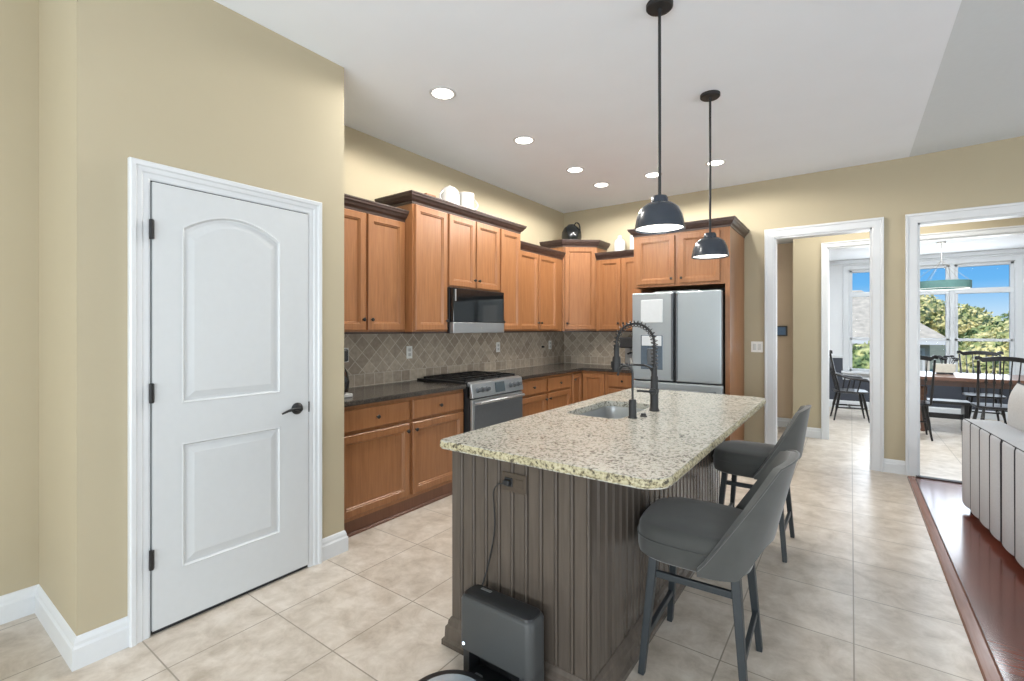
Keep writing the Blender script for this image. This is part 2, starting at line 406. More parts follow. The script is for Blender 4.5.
# hall beyond the doorways
m = MB(); m.box(-1.6, -.62, 7.75, 7.87, 0, 3.05); struct(m.build('wall_hall_left', plain('hall_paint', (204, 183, 157), .75, noise=.012, nscale=3)))
HO, HT = -.244, 2.43
m = MB(); m.box(-.62, HO, 7.2, 7.32, 0, 3.05); m.box(-.62, -.5, 7.32, 7.87, 0, 3.05); m.box(HO, 3.6, 7.2, 7.32, HT, 3.05); m.box(3.6, 4.6, 7.2, 7.32, 0, 3.05); struct(m.build('wall_hall_far', WALL))
m = MB(); m.box(4.6, 4.7, 6.02, 10.42, 0, 3.05); struct(m.build('wall_dining_right', DINW))
m = MB(); m.box(-1.7, -1.6, 6.02, 10.42, 0, 3.05); struct(m.build('wall_dining_left', DINW))
# dining far wall with three windows
YD = 10.3
wins = [(-.025, 0.60), (0.665, 1.295), (1.35, 2.025)]
SILL, WH = .655, 2.44
m = MB()
xs = [-1.6] + [v for w in wins for v in w] + [4.6]
m.box(-1.6, 4.6, YD, YD + .12, 0, SILL); m.box(-1.6, 4.6, YD, YD + .12, WH, 2.75)
for a, b in zip(xs[0::2], xs[1::2]): m.box(a, b, YD, YD + .12, SILL, WH)
struct(m.build('wall_dining_far', DINW))
m = MB(); m.box(-1.6, -.12, YD - .02, YD, .13, .88); m.box(-.12, 2.1, YD - .02, YD, .13, .50); m.box(2.1, 4.6, YD - .02, YD, .13, .88); struct(m.build('trim_3', NAVY))
m = MB(); m.box(-1.6, -.12, YD - .035, YD, .88, .93); m.box(2.1, 4.6, YD - .035, YD, .88, .93)
m.box(-.12, 2.1, YD - .03, YD, .50, .56)
struct(m.build('trim_4', WHITE, bevel=.006))
m = MB(); m.sweep([(-1.6, YD), (4.6, YD)], [(0, 0), (.04, 0), (.04, .11), (.03, .13), (0, .13)]); struct(m.build('baseboard_dining', WHITE))
for i, (a, b) in enumerate(wins):
    ro = thing('window_%d' % (i + 1), (a, YD, SILL), '', 'window'); del ro['label']; del ro['category']; struct(ro)
    m = MB(); f = .045
    y0, y1 = YD + .02, YD + .09
    m.box(a, a + f, y0, y1, SILL, WH); m.box(b - f, b, y0, y1, SILL, WH); m.box(a, b, y0, y1, SILL, SILL + f); m.box(a, b, y0, y1, WH - f, WH)
    m.box(a, b, y0 - .01, y1, 1.965, 2.05); m.box(a, b, y0, y1, 1.205, 1.25)
    m.build('window_frame', WHITE, ro, bevel=.006)
    m = MB(); m.box(a + f, b - f, YD + .05, YD + .055, SILL + f, WH - f); m.build('pane', GLASS, ro)
m = MB()
prof = [(0, 0), (0, .015), (.012, .022), (.075, .022), (.085, .03), (.095, .03), (.095, 0)]
m.frame(lambda u, v, d: (u, YD - d, v), wins[0][0], wins[2][1], SILL, WH, prof)
for a, b in ((wins[0][1], wins[1][0]), (wins[1][1], wins[2][0])): m.box(a, b, YD - .02, YD + .0, SILL, WH)
m.box(-.14, 2.16, YD - .09, YD + .02, SILL - .04, SILL); m.box(-.12, 2.12, YD - .03, YD, WH + .095, WH + .11)
struct(m.build('trim_5', WHITE, bevel=.004))
m = MB(); m.box(-1.6, 4.6, YD - .05, YD, 2.55, 2.62); struct(m.build('trim_6', WHITE, bevel=.01))

CASP = [(0, 0), (0, .014), (.006, .017), (.066, .020), (.072, .027), (.088, .029), (.092, .025), (.092, 0)]
# cased openings: jamb linings and casings
def opening(nm, y, x0, x1, top, t=FT, back=True, w=1.0):
    m = MB(); CAS = [(o * w, d) for o, d in CASP]
    m.frame(lambda u, v, d: (u, y - d, v), x0, x1, 0, top, CAS)
    if back: m.frame(lambda u, v, d: (u, y + t + d, v), x0, x1, 0, top, CAS)
    m.box(x0, x0 + .016, y - .005, y + t + .005, 0, top); m.box(x1 - .016, x1, y - .005, y + t + .005, 0, top); m.box(x0, x1, y - .005, y + t + .005, top - .016, top)
    struct(m.build(nm, WHITE))
opening('trim_7', YF, D2a, D2b, D2t)
opening('trim_8', YF, D3a, D3b, D2t)
opening('trim_9', 7.2, HO, 3.6, HT, w=.7)
BB = [(0, 0), (.018, 0), (.018, .085), (.012, .095), (.011, .108), (.005, .125), (0, .13)]
def baseb(nm, path): struct(MB().sweep(path, BB).build(nm, WHITE))
baseb('baseboard_far', [(D2b + .092, YF), (D3a - .092, YF)])
baseb('baseboard_far', [(-.98, YF), (D2a - .092, YF)][::-1] if False else [(-.975, YF), (D2a - .092, YF)])
baseb('baseboard_hall', [(-1.6, 7.75), (-.62, 7.75), (-.62, 7.2), (HO - .065, 7.2)])
# pantry door wall and the left wall
DY0, DY1, DZ = .79, 1.548, 2.07
m = MB(); px = lambda u, v, d: (XP + d, u, v)
m.frame(px, DY0 - .006, DY1 + .006, 0, DZ + .007, [(0, 0), (0, .012), (.008, .016), (.028, .016), (.034, .021), (.052, .023), (.058, .03), (.074, .032), (.08, .026), (.08, 0)])
struct(m.build('trim_10', WHITE))
baseb('baseboard_pantry', [(-3.285, YB), (-3.285, YP0), (XP, YP0), (XP, DY0 - .086)])
baseb('baseboard_pantry', [(XP, DY1 + .086), (XP, YP1), (-2.68, YP1)])
# pantry door
door = thing('door_1', (XP, DY0, 0), '', 'door'); del door['label']; del door['category']; struct(door)
m = MB(); t0 = .020
zb = .022
u0, u1 = DY0, DY1
pu0, pu1 = .905, 1.385     # panel edges along Y
pv = [(.265, .858), (1.045, 1.885)]
rise = .085; NA = 16
def archv(u, base, r):
    s = (u - pu0) / (pu1 - pu0) * 2 - 1
    return base + r * (1 - s * s)
us = [pu0 + (pu1 - pu0) * k / NA for k in range(NA + 1)]
P = lambda u, v, d=t0: (XP + d, u, v)
m.face([P(u0, zb), P(pu0, zb), P(pu0, DZ), P(u0, DZ)]); m.face([P(pu1, zb), P(u1, zb), P(u1, DZ), P(pu1, DZ)])
m.face([P(pu0, zb), P(pu1, zb), P(pu1, pv[0][0]), P(pu0, pv[0][0])]); m.face([P(pu0, pv[0][1]), P(pu1, pv[0][1]), P(pu1, pv[1][0]), P(pu0, pv[1][0])])
for a, b in zip(us, us[1:]): m.face([P(a, archv(a, pv[1][1], rise)), P(b, archv(b, pv[1][1], rise)), P(b, DZ), P(a, DZ)])
loops = [(0, t0), (.006, t0 + .002), (.014, t0 - .008), (.026, t0 - .008), (.055, t0 - .001), (.06, t0 - .001)]
m.loft([[P(pu0 + i, pv[0][0] + i, d), P(pu1 - i, pv[0][0] + i, d), P(pu1 - i, pv[0][1] - i, d), P(pu0 + i, pv[0][1] - i, d)] for i, d in loops], cap=False)
m.face([P(*q, loops[-1][1]) for q in ((pu0 + .06, pv[0][0] + .06), (pu1 - .06, pv[0][0] + .06), (pu1 - .06, pv[0][1] - .06), (pu0 + .06, pv[0][1] - .06))])
rings = []
for i, d in loops:
    r = [P(pu0 + i, pv[1][0] + i, d), P(pu1 - i, pv[1][0] + i, d)]
    for k in range(NA, -1, -1):
        uu = us[k]; un = (uu - (pu0 + pu1) / 2) * (1 - 2 * i / (pu1 - pu0)) + (pu0 + pu1) / 2
        r.append(P(un, archv(uu, pv[1][1], rise) - i, d))
    rings.append(r)
m.loft(rings, cap=False); m.bm.faces.new([m.bm.verts.new(p) for p in rings[-1]])
m.face([P(u0, zb), P(u1, zb), P(u1, zb, 0.001), P(u0, zb, .001)]); m.face([P(u0, DZ), P(u1, DZ), P(u1, DZ, 0.001), P(u0, DZ, .001)])
m.face([P(u0, zb), P(u0, DZ), P(u0, DZ, 0.001), P(u0, zb, .001)]); m.face([P(u1, zb), P(u1, DZ), P(u1, DZ, 0.001), P(u1, zb, .001)])
m.build('door_panel', DOORW, door)
m = MB(); m.box(XP + .0005, XP + .003, u0 - .007, u1 + .007, 0, DZ + .008); m.build('door_gap', MATTEB, door)
for z in (.352, 1.108, 1.852):
    m = MB(); m.lathe([(.007, -.045), (.009, -.043), (.009, .043), (.007, .045)], (XP + .026, u0 - .006, z), 10); m.box(XP + .018, XP + .024, u0 - .012, u0 + .006, z - .042, z + .042)
    m.build('hinge', BLACK, door)
m = MB(); hy, hz = 1.478, .945
m.lathe([(.033, 0), (.034, .006), (.028, .012), (.014, .016), (.012, .045)], (XP + t0, hy, hz), 20, 'x')
m.build('handle_rose', BLACK, door, smooth=True)
m = MB(); m.tube([(XP + .058, hy + .005, hz), (XP + .056, hy - .03, hz + .004), (XP + .058, hy - .07, hz - .002), (XP + .056, hy - .105, hz - .014)], [.009, .009, .007, .005])
m.build('lever_handle', BLACK, door, smooth=True)
m = MB(); m.box(XP + .010, XP + .02, u1 + .0, u1 + .008, hz - .03, hz + .03); m.build('strike_plate', BLACK, door)

# ------------------------------------------------------------------ cabinetry
def mapx(xf): return lambda u, v, d: (xf + d, u, v)      # faces +X, u runs along Y
def mapy(yf): return lambda u, v, d: (u, yf - d, v)      # faces -Y, u runs along X
DT = .022
DL = [(0, 0), (0, DT - .005), (.005, DT), (.050, DT), (.054, DT - .006), (.060, DT - .006), (.066, DT - .015), (.074, DT - .015)]
RL = [(0, 0), (0, DT - .005), (.005, DT), (.012, DT)]
def knob(mp, u, v, parent):
    p = Vector(mp(u, v, DT)); q = Vector(mp(u, v, DT + 1)); ax = (q - p)
    m = MB(); prof = [(.006, 0), (.005, .012), (.013, .017), (.0145, .022), (.011, .027), (0.0, .029)]
    up = Vector((0, 0, 1)); s = ax.cross(up).normalized()
    rings = [[p + ax * h + (s * math.cos(a) + up * math.sin(a)) * max(r, 1e-4) for a in [2 * PI * i / 12 for i in range(12)]] for r, h in prof]
    m.loft(rings); return m.build('knob', BLACK, parent, smooth=True)
def cab_door(mp, u0, u1, v0, v1, parent, kn=None, name='door'):
    m = MB(); m.panel(mp, u0, u1, v0, v1, DL); o = m.build(name, MAPLE, parent)
    if kn: knob(mp, kn[0], kn[1], o)
    return o
def cab_drawer(mp, u0, u1, v0, v1, parent):
    m = MB(); m.panel(mp, u0, u1, v0, v1, RL); o = m.build('drawer_front', MAPLE, parent)
    knob(mp, (u0 + u1) / 2, (v0 + v1) / 2, o); return o
CR = [(0, 0), (.006, 0), (.008, .018), (.016, .026), (.026, .032), (.038, .052), (.048, .060), (.050, .072), (.056, .078), (.056, .088), (0, .088)]
def crown(path, z, parent=None, name='crown_molding', sc=1.0):
    m = MB(); m.sweep(path, [(o * sc, z + h * sc) for o, h in CR]); m.sweep(path, [(0, z + .084 * sc), (0, z + .088 * sc), (-.05, z + .088 * sc), (-.05, z + .084 * sc)])
    return m.build(name, CROWN, parent)
ZU, FU = 1.378, -3.01       # bottom of the uppers; carcass front of the shallow ones
FX = -2.92                  # carcass front of the deep ones
wg = 'wall cabinets'
def upper_left(y0, y1, z0, z1, xf, label, doors, knobs):
    r = thing('wall_cabinet', (XL, y0, z0), label, 'cabinet')
    m = MB(); m.box(XL, xf, y0, y1, z0, z1); m.build('carcass', MAPLE, r)
    m = MB(); m.box(XL + .002, xf - .002, y0 + .002, y1 - .002, z1, z1 + .004); m.build('top_panel', CROWN, r)  # unseen dark cover added to stop orange wood bounce on the ceiling
    if z0 < 1.5: m = MB(); m.box(XL + .013, xf - .002, y0 + .001, y1 - .001, z0 - .016, z0); m.build('light_rail', CROWN, r)  # dark rail also stands in for the shadow below the cabinet
    mp = mapx(xf)
    for (a, b), kn in zip(doors, knobs): cab_door(mp, a, b, z0 + .012, z1 - .02, r, kn)
    return r
r = upper_left(1.83, 2.665, ZU, 2.30, FU, 'honey maple two-door wall cabinet beside the white door, left of the tall one', [(1.85, 2.262), (2.285, 2.645)], [(2.235, 1.472), (2.312, 1.472)])
crown([(FU, 1.858), (FU, 2.664)], 2.285, r)
upper_left(2.665, 3.075, ZU, 2.445, FX, 'tall narrow maple wall cabinet directly left of the microwave', [(2.685, 3.06)], [(3.04, 1.472)])
upper_left(3.075, 3.838, 1.775, 2.445, FX, 'short maple cabinet with two small doors above the microwave', [(3.085, 3.447), (3.462, 3.828)], [(3.422, 1.858), (3.487, 1.858)])
upper_left(3.838, 4.21, ZU, 2.445, FX, 'tall narrow maple wall cabinet directly right of the microwave', [(3.852, 4.195)], [(3.875, 1.472)])
o = crown([(XL, 2.665), (FX, 2.665), (FX, 4.21), (XL, 4.21)], 2.43, None, 'cornice', 1.0)
tag(o, 'dark espresso cornice running over the microwave cabinets, with white jugs on it', 'molding')
r = upper_left(4.21, 5.29, ZU, 2.30, FU, 'maple two-door wall cabinet between microwave group and diagonal corner cabinet', [(4.30, 4.70), (4.72, 5.13)], [(4.675, 1.472), (4.745, 1.472)])
crown([(FU, 4.211), (FU, 5.29)], 2.285, r)
# diagonal corner cabinet
r = thing('corner_wall_cabinet', (XL, YF, ZU), 'diagonal corner wall cabinet with black jug on top', 'cabinet')
A, B = Vector((FU, 5.31)), Vector((-2.67, 5.60))
m = MB(); m.prism([(XL, YF), (XL, A.y), (A.x, A.y), (B.x, B.y), (B.x, YF)], ZU, 2.47); m.build('carcass', MAPLE, r)
m = MB(); m.prism([(XL + .013, YF - .013), (XL + .013, A.y + .002), (A.x - .002, A.y + .002), (B.x - .002, B.y + .002), (B.x - .002, YF - .013)], ZU - .016, ZU); m.build('light_rail', CROWN, r)  # dark strip carries the shadow under the corner cabinet
dv = (B - A).normalized(); nv = Vector((dv.y, -dv.x))
if nv.x < 0: nv = -nv
mpd = lambda u, v, d: (A.x + dv.x * u + nv.x * d, A.y + dv.y * u + nv.y * d, v)
LD = (B - A).length
cab_door(mpd, .022, LD - .022, ZU + .012, 2.45, r, (.05, 1.472))
crown([(XL, A.y), (A.x, A.y), (B.x, B.y), (B.x, YF)], 2.455, r)
# far wall upper
FY = 5.59
r = thing('wall_cabinet', (-2.67, YF, ZU), 'maple wall cabinet squeezed between corner cabinet and refrigerator', 'cabinet')
m = MB(); m.box(-2.67, -1.99, FY, YF, ZU, 2.30); m.build('carcass', MAPLE, r); m = MB(); m.box(-2.668, -1.992, FY + .002, YF - .002, 2.30, 2.304); m.build('top_panel', CROWN, r); m = MB(); m.box(-2.668, -1.992, FY + .002, YF - .013, ZU - .016, ZU); m.build('light_rail', CROWN, r); mp = mapy(FY)  # dark top added to cut ceiling bounce; dark strip below stands for shadow
cab_door(mp, -2.625, -2.335, ZU + .012, 2.28, r, (-2.36, 1.472)); cab_door(mp, -2.315, -2.01, ZU + .012, 2.28, r, (-2.29, 1.472))
crown([(-2.669, FY), (-1.991, FY)], 2.285, r)
# refrigerator enclosure
FFY = 5.12
r = thing('refrigerator_cabinet', (-1.99, YF, 0), 'maple refrigerator surround with two doors above and tall side panels', 'cabinet')
m = MB(); m.box(-1.988, -.985, FFY, YF - .003, 1.86, 2.445); m.build('carcass', MAPLE, r); mp = mapy(FFY)
m = MB(); m.box(-1.986, -.987, FFY + .002, YF - .004, 2.445, 2.45); m.build('top_panel', CROWN, r)  # dark top added out of view, keeps orange bounce off the ceiling
m = MB(); m.box(-1.988, -1.965, 5.3, YF - .003, 0, 1.86); m.build('side_panel', MAPLE, r)
m = MB(); m.box(-1.03, -.985, FFY, YF - .003, 0, 1.86); m.build('side_panel', MAPLE, r)
cab_door(mp, -1.945, -1.53, 1.888, 2.405, r, (-1.56, 1.94)); cab_door(mp, -1.485, -1.075, 1.888, 2.405, r, (-1.455, 1.94))
crown([(-1.988, YF - .003), (-1.988, FFY), (-.985, FFY), (-.985, YF - .003)], 2.43, r)
m = MB(); m.box(-1.965, -1.03, FFY + .6, YF - .003, 0.0, 1.86); m.build('back_panel', MATTEB, r)
# refrigerator
fr = thing('refrigerator', (-1.5, 5.3, 0), 'stainless french-door refrigerator with door dispenser between maple panels', 'refrigerator')
m = MB(); m.box(-1.955, -1.045, 5.08, 5.70, .02, 1.775); m.build('case', MATTEB, fr, bevel=.004)
fy0, fy1 = 5.0, 5.075
for nm, x0, x1 in (('left', -1.962, -1.515), ('right', -1.485, -1.042)):
    m = MB(); m.box(x0, x1, fy0, fy1, .85, 1.79); d = m.build('door', STEELF, fr, bevel=.012, seg=3)
    hx = x1 - .001 if nm == 'left' else x0 + .001
    m = MB(); m.box(min(hx, hx + (-.018 if nm == 'left' else .018)), max(hx, hx + (-.018 if nm == 'left' else .018)), fy0 - .012, fy0 + .004, .87, 1.77); m.build('pocket_handle', STEELD, d, bevel=.004)
    if nm == 'left':
        m = MB(); m.box(-1.862, -1.622, fy0 - .004, fy0 + .01, 1.468, 1.716); m.build('display_panel', DISPL, d, bevel=.006)
        m = MB(); m.box(-1.862, -1.622, fy0 - .003, fy0 + .01, .965, 1.335); dr = m.build('dispenser', DISPG, d, bevel=.006)
        m = MB(); m.box(-1.85, -1.635, fy0 - .006, fy0, 1.22, 1.325); m.build('control_strip', DISPL, dr, bevel=.003)
        m = MB(); m.box(-1.79, -1.69, fy0 - .012, fy0, 1.02, 1.19); m.build('water_paddle', STEELD, dr, bevel=.006)
m = MB(); m.box(-1.962, -1.035, fy0, fy1, .06, .835); d = m.build('freezer_drawer', STEELF, fr, bevel=.012, seg=3)
m = MB(); m.tube([(-1.9, fy0 - .0, .76), (-1.9, fy0 - .045, .76), (-1.1, fy0 - .045, .76), (-1.1, fy0 - .0, .76)], .011); m.build('bar_handle', STEELD, d, smooth=True)
m = MB(); m.box(-1.72, -1.27, 5.04, 5.2, 1.775, 1.805); m.build('hinge_cover', STEELD, fr, bevel=.004)

# base cabinets, left run
BX = -2.74
def toe(y0, y1, r): 
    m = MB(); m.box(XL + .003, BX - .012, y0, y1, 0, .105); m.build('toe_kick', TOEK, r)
r = thing('base_cabinet', (XL, 1.82, 0), 'maple base cabinet left of the range, two drawers over two doors', 'cabinet')
m = MB(); m.box(XL + .003, BX, 1.82, 3.085, .105, .885); m.build('carcass', MAPLE, r); toe(1.82, 3.085, r)
m = MB(); m.sweep([(BX - .012, 3.085), (BX - .012, 1.82)], [(0, 0), (-.014, 0), (-.014, .012), (-.006, .02), (0, .02)]); m.build('shoe_molding', TOEK, r)
mp = mapx(BX)
for a, b, kk in ((1.85, 2.455, 2.43), (2.49, 3.07, 2.515)):
    cab_drawer(mp, a, b, .71, .855, r); cab_door(mp, a, b, .135, .685, r, (kk, .63))
r = thing('base_cabinet', (XL, 3.875, 0), 'maple base cabinet right of the range with two drawers', 'cabinet')
m = MB(); m.box(XL + .003, BX, 3.875, 5.03, .105, .885); m.build('carcass', MAPLE, r); toe(3.875, 5.03, r)
for a, b, kk in ((3.90, 4.44, 4.415), (4.475, 4.99, 4.50)):
    cab_drawer(mp, a, b, .71, .855, r); cab_door(mp, a, b, .135, .685, r, (kk, .63))
r = thing('corner_base_cabinet', (XL, YF, 0), 'maple corner base cabinet with folding door at the inside corner', 'cabinet')
BY = 5.31
m = MB(); m.prism([(XL + .003, 5.03), (BX, 5.03), (BX, BY), (-2.40, BY), (-2.40, YF - .003), (XL + .003, YF - .003)], .105, .885); m.build('carcass', MAPLE, r)
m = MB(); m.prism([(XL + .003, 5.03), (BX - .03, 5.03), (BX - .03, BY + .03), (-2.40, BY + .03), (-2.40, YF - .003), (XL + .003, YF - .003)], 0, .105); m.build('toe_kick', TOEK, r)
cab_door(mp, 5.045, BY - .024, .135, .855, r, (5.075, .79)); cab_door(mapy(BY), BX + .024, -2.425, .135, .855, r)
r = thing('base_cabinet', (-2.40, YF, 0), 'narrow maple base cabinet beside the refrigerator', 'cabinet')
m = MB(); m.box(-2.40, -1.99, BY, YF - .003, .105, .885); m.build('carcass', MAPLE, r)
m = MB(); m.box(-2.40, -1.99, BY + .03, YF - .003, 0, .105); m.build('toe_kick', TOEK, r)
cab_drawer(mapy(BY), -2.375, -2.01, .71, .855, r); cab_door(mapy(BY), -2.375, -2.01, .135, .685, r, (-2.04, .63))
# dark worktops
m = MB(); m.prism([(XL, 1.82), (-2.70, 1.82), (-2.70, 3.085), (XL, 3.085)], .885, .92); o = m.build('worktop', DARKC, loc=(XL, 1.82, .885), bevel=.005)
tag(o, 'dark speckled worktop left of the range', 'countertop')
m = MB(); m.prism([(XL, 3.868), (-2.70, 3.868), (-2.70, 5.27), (-1.99, 5.27), (-1.99, YF), (XL, YF)], .885, .92); o = m.build('worktop', DARKC, loc=(XL, YF, .885), bevel=.005)
tag(o, 'dark L-shaped worktop right of the range, turning along the far wall', 'countertop')
# tiled backsplash, real slabs on both walls
def uvbox(name, x0, x1, y0, y1, z0, z1, axis):
    m = MB(); m.box(x0, x1, y0, y1, z0, z1); o = m.build(name, SPLASH)
    uvl = o.data.uv_layers.new(name='uv')
    for lp in o.data.loops:
        co = o.data.vertices[lp.vertex_index].co; uvl.data[lp.index].uv = (co[axis], co.z)
    return struct(o)
uvbox('trim_11', XL, XL + .012, 1.82, YF, .92, ZU, 1)
uvbox('trim_12', XL + .012, -1.99, YF - .012, YF, .92, ZU, 0)

# range
rg = thing('range', (-3.0, 3.475, 0), 'stainless slide-in gas range with black grates and oven door', 'stove')
ry0, ry1 = 3.092, 3.862
m = MB(); m.box(XL + .02, -2.67, ry0, ry1, .03, .90); m.build('body', MATTEB, rg)
m = MB(); m.box(XL + .015, -2.70, ry0 - .012, ry1 + .012, .921, .937); m.build('cooktop', BLACK, rg, bevel=.006)
m = MB(); m.loft([[(x, y, z) for x, z in ((-2.70, .80), (-2.635, .80), (-2.655, .925), (-2.70, .94))] for y in (ry0, ry1)]); cp = m.build('control_panel', STEEL, rg, bevel=.004)
nrm = Vector((.987, 0, .158))
def onpanel(y, z): return Vector((-2.635 - (z - .80) / .125 * .02, y, z))
for y in (3.17, 3.235, 3.30, 3.655, 3.72, 3.785):
    c = onpanel(y, .865); m = MB(); s = Vector((0, 1, 0)); up = nrm.cross(s)
    m.loft([[c + nrm * h + (s * math.cos(a) + up * math.sin(a)) * rr for a in [2 * PI * i / 14 for i in range(14)]] for rr, h in ((.024, 0), (.024, .006), (.019, .008), (.017, .034), (.012, .036))])
    m.build('burner_knob', STEELD, cp, smooth=True)
m = MB(); a, b = onpanel(3.42, .82), onpanel(3.42, .91); m.loft([[a + nrm * .002, b + nrm * .002, b + nrm * .006, a + nrm * .006], [a + nrm * .002 + Vector((0, .14, 0)), b + nrm * .002 + Vector((0, .14, 0)), b + nrm * .006 + Vector((0, .14, 0)), a + nrm * .006 + Vector((0, .14, 0))]]); m.build('clock_display', CLOCK, cp)
m = MB(); m.box(-2.67, -2.642, ry0 + .004, ry1 - .004, .20, .79); od = m.build('oven_door', STEEL, rg, bevel=.006)
m = MB(); m.box(-2.643, -2.636, ry0 + .03, ry1 - .012, .225, .735); m.build('oven_window', STEELD, od, bevel=.003)
m = MB(); m.tube([(-2.645, ry0 + .05, .755), (-2.595, ry0 + .05, .76), (-2.595, ry1 - .05, .76), (-2.645, ry1 - .05, .755)], .013); m.build('door_handle', STEEL, od, smooth=True)
m = MB(); m.box(-2.67, -2.645, ry0 + .004, ry1 - .004, .04, .185); m.build('storage_drawer', STEEL, rg, bevel=.006)
for gi in range(3):
    g0 = ry0 + .02 + gi * .245; g1 = g0 + .235; m = MB(); zt = .957
    x0, x1 = XL + .09, -2.735
    for y in (g0, (g0 + g1) / 2, g1): m.box(x0, x1, y - .006, y + .006, zt - .012, zt)
    for x in (x0, x0 + .13, (x0 + x1) / 2, x1 - .13, x1): m.box(x - .006, x + .006, g0, g1, zt - .012, zt)
    for x in (x0, x1):
        for y in (g0, g1): m.box(x - .008, x + .008, y - .008, y + .008, .935, zt)
    m.build('grate', BLACK, rg)
for by_, bx_ in ((3.23, -3.13), (3.23, -2.88), (3.477, -3.0), (3.72, -3.13), (3.72, -2.88)):
    m = MB(); m.lathe([(.05, 0), (.05, .006), (.034, .008), (.034, .016), (.03, .018)], (bx_, by_, .935), 18); m.build('burner', MATTEB, rg, smooth=True)
# microwave
mw = thing('microwave', (XL, 3.455, 1.36), 'black and stainless over-the-range microwave hung under the short cabinet', 'microwave')
my0, my1 = 3.079, 3.834
m = MB(); m.box(XL + .003, -2.895, my0, my1, 1.362, 1.773); m.build('case', MATTEB, mw, bevel=.004)
m = MB(); m.box(-2.895, -2.85, my0 + .003, my1 - .003, 1.462, 1.768); m.build('door_glass', GLASSB, mw, bevel=.005)
m = MB(); m.box(-2.895, -2.848, my0 + .003, my1 - .003, 1.362, 1.460); sb = m.build('control_strip', STEEL, mw, bevel=.004)
m = MB(); m.lathe([(.008, 0), (.008, .002)], (-2.849, 3.47, 1.41), 14, 'x'); m.build('badge', PORC, sb)
m = MB(); m.box(-2.85, -2.842, my0 + .02, my0 + .035, 1.65, 1.755); m.build('handle', STEEL, mw, bevel=.003)

# backsplash outlets and wall plates
def plate_x(y, z, label, x=XL + .012, w=.07, h=.115):
    t = thing('wall_outlet', (x, y, z), label, 'outlet', 'wall outlets on the backsplash')
    m = MB(); m.box(x, x + .006, y - w / 2, y + w / 2, z - h / 2, z + h / 2); m.build('cover_plate', PLATE, t, bevel=.003)
    for dz in (-.022, .022):
        m = MB(); m.box(x + .006, x + .009, y - .016, y + .016, z + dz - .014, z + dz + .014); m.build('socket', PORC, t, bevel=.003)
plate_x(2.305, 1.19, 'white wall outlet at the pantry-wall end of the backsplash')
plate_x(2.99, 1.185, 'white wall outlet on the backsplash left of the range')
plate_x(4.34, 1.19, 'white wall outlet on the backsplash right of the range')
plate_x(5.50, 1.185, 'white wall outlet on the backsplash nearest the corner')
m = MB(); m.lathe([(.012, 0), (.014, .02), (.009, .035)], (XL + .012, 5.3, 1.165), 12, 'x'); o = m.build('wall_hook', MATTEB, loc=(XL + .012, 5.3, 1.165), smooth=True); tag(o, 'small dark hook on the backsplash beside the corner outlet', 'hook')
t = thing('light_switch', (-.855, YF, 1.20), 'white double switch plate on the tan wall left of the doorway', 'switch')
m = MB(); m.box(-.915, -.795, YF - .006, YF, 1.14, 1.26); m.build('cover_plate', PLATE, t, bevel=.003)
for x in (-.88, -.83):
    m = MB(); m.box(x - .016, x + .016, YF - .011, YF - .005, 1.165, 1.235); m.build('rocker', PORC, t, bevel=.003)
t = thing('thermostat', (-.83, 7.75, 1.37), 'square thermostat with blue screen on the hall wall', 'thermostat')
m = MB(); m.box(-.925, -.735, 7.72, 7.75, 1.30, 1.445); m.build('case', GREYPL, t, bevel=.006)
m = MB(); m.box(-.905, -.755, 7.715, 7.722, 1.318, 1.427); m.build('screen', SCREEN, t)

# things on the cabinets and counters
def vessel(name, loc, prof, mat, label, cat, handle=None, group=None, extra=None):
    t = thing(name, loc, label, cat, group)
    m = MB(); m.lathe(prof, (0, 0, 0), 28); m.build('body', mat, t, world=False, smooth=True)
    if handle: m = MB(); m.tube(handle, .008, 8); m.build('handle', mat, t, world=False, smooth=True)
    if extra: extra(t)
    return t
def arc_handle(r0, z0, z1, bul, ang, n=8):
    pts = []
    for k in range(n + 1):
        a = PI * k / n; rr = r0 + bul * math.sin(a); z = z0 + (z1 - z0) * k / n
        pts.append((rr * math.cos(ang), rr * math.sin(ang), z))
    return pts
def pitlid(t):
    m = MB(); m.lathe([(.058, .195), (.052, .205), (.03, .213), (.012, .216), (.012, .226), (0, .228)], (0, 0, 0), 20); m.build('lid', PORC, t, world=False, smooth=True)
zc = 2.519
vessel('lidded_jug', (-3.06, 3.26, zc), [(.06, 0), (.086, .006), (.092, .05), (.092, .13), (.082, .175), (.06, .195), (.05, .197)], PORC, 'white ceramic lidded jug on the dark cornice, left of the mug', 'jug', arc_handle(.085, .05, .16, .045, -1.6), extra=pitlid)
vessel('pitcher', (-3.06, 3.49, zc), [(.05, 0), (.078, .005), (.078, .08), (.074, .15), (.08, .2), (.074, .2), (.066, .15), (.07, .02), (0, .018)], PORC, 'white straight-sided ceramic pitcher on the dark cornice, right of the lidded jug', 'pitcher', arc_handle(.07, .04, .17, .055, 1.1))
m = MB(); m.box(-3.16, -3.08, 2.98, 3.10, zc, zc + .10); o = m.build('wooden_box', MAPLE, loc=(-3.12, 3.04, zc), bevel=.005); tag(o, 'small wooden box on the cornice behind the white lidded jug', 'box')
vessel('black_jug', (-3.04, 5.60, 2.544), [(.08, 0), (.122, .008), (.135, .08), (.13, .15), (.10, .205), (.06, .235), (.05, .25), (.045, .252), (0, .252)], GLASSB, 'glossy black jug with loop handle on top of the corner cabinet', 'jug',
       [(.045, .0, .24), (.06, .0, .268), (.085, 0, .268), (.112, 0, .245), (.125, 0, .2), (.128, 0, .13)])
vessel('white_bottle', (-2.40, 5.70, 2.374), [(.05, 0), (.07, .005), (.072, .12), (.06, .155), (.026, .18), (.024, .215), (0, .216)], PORC, 'white bottle-shaped canister on the cabinet left of the refrigerator surround', 'bottle')
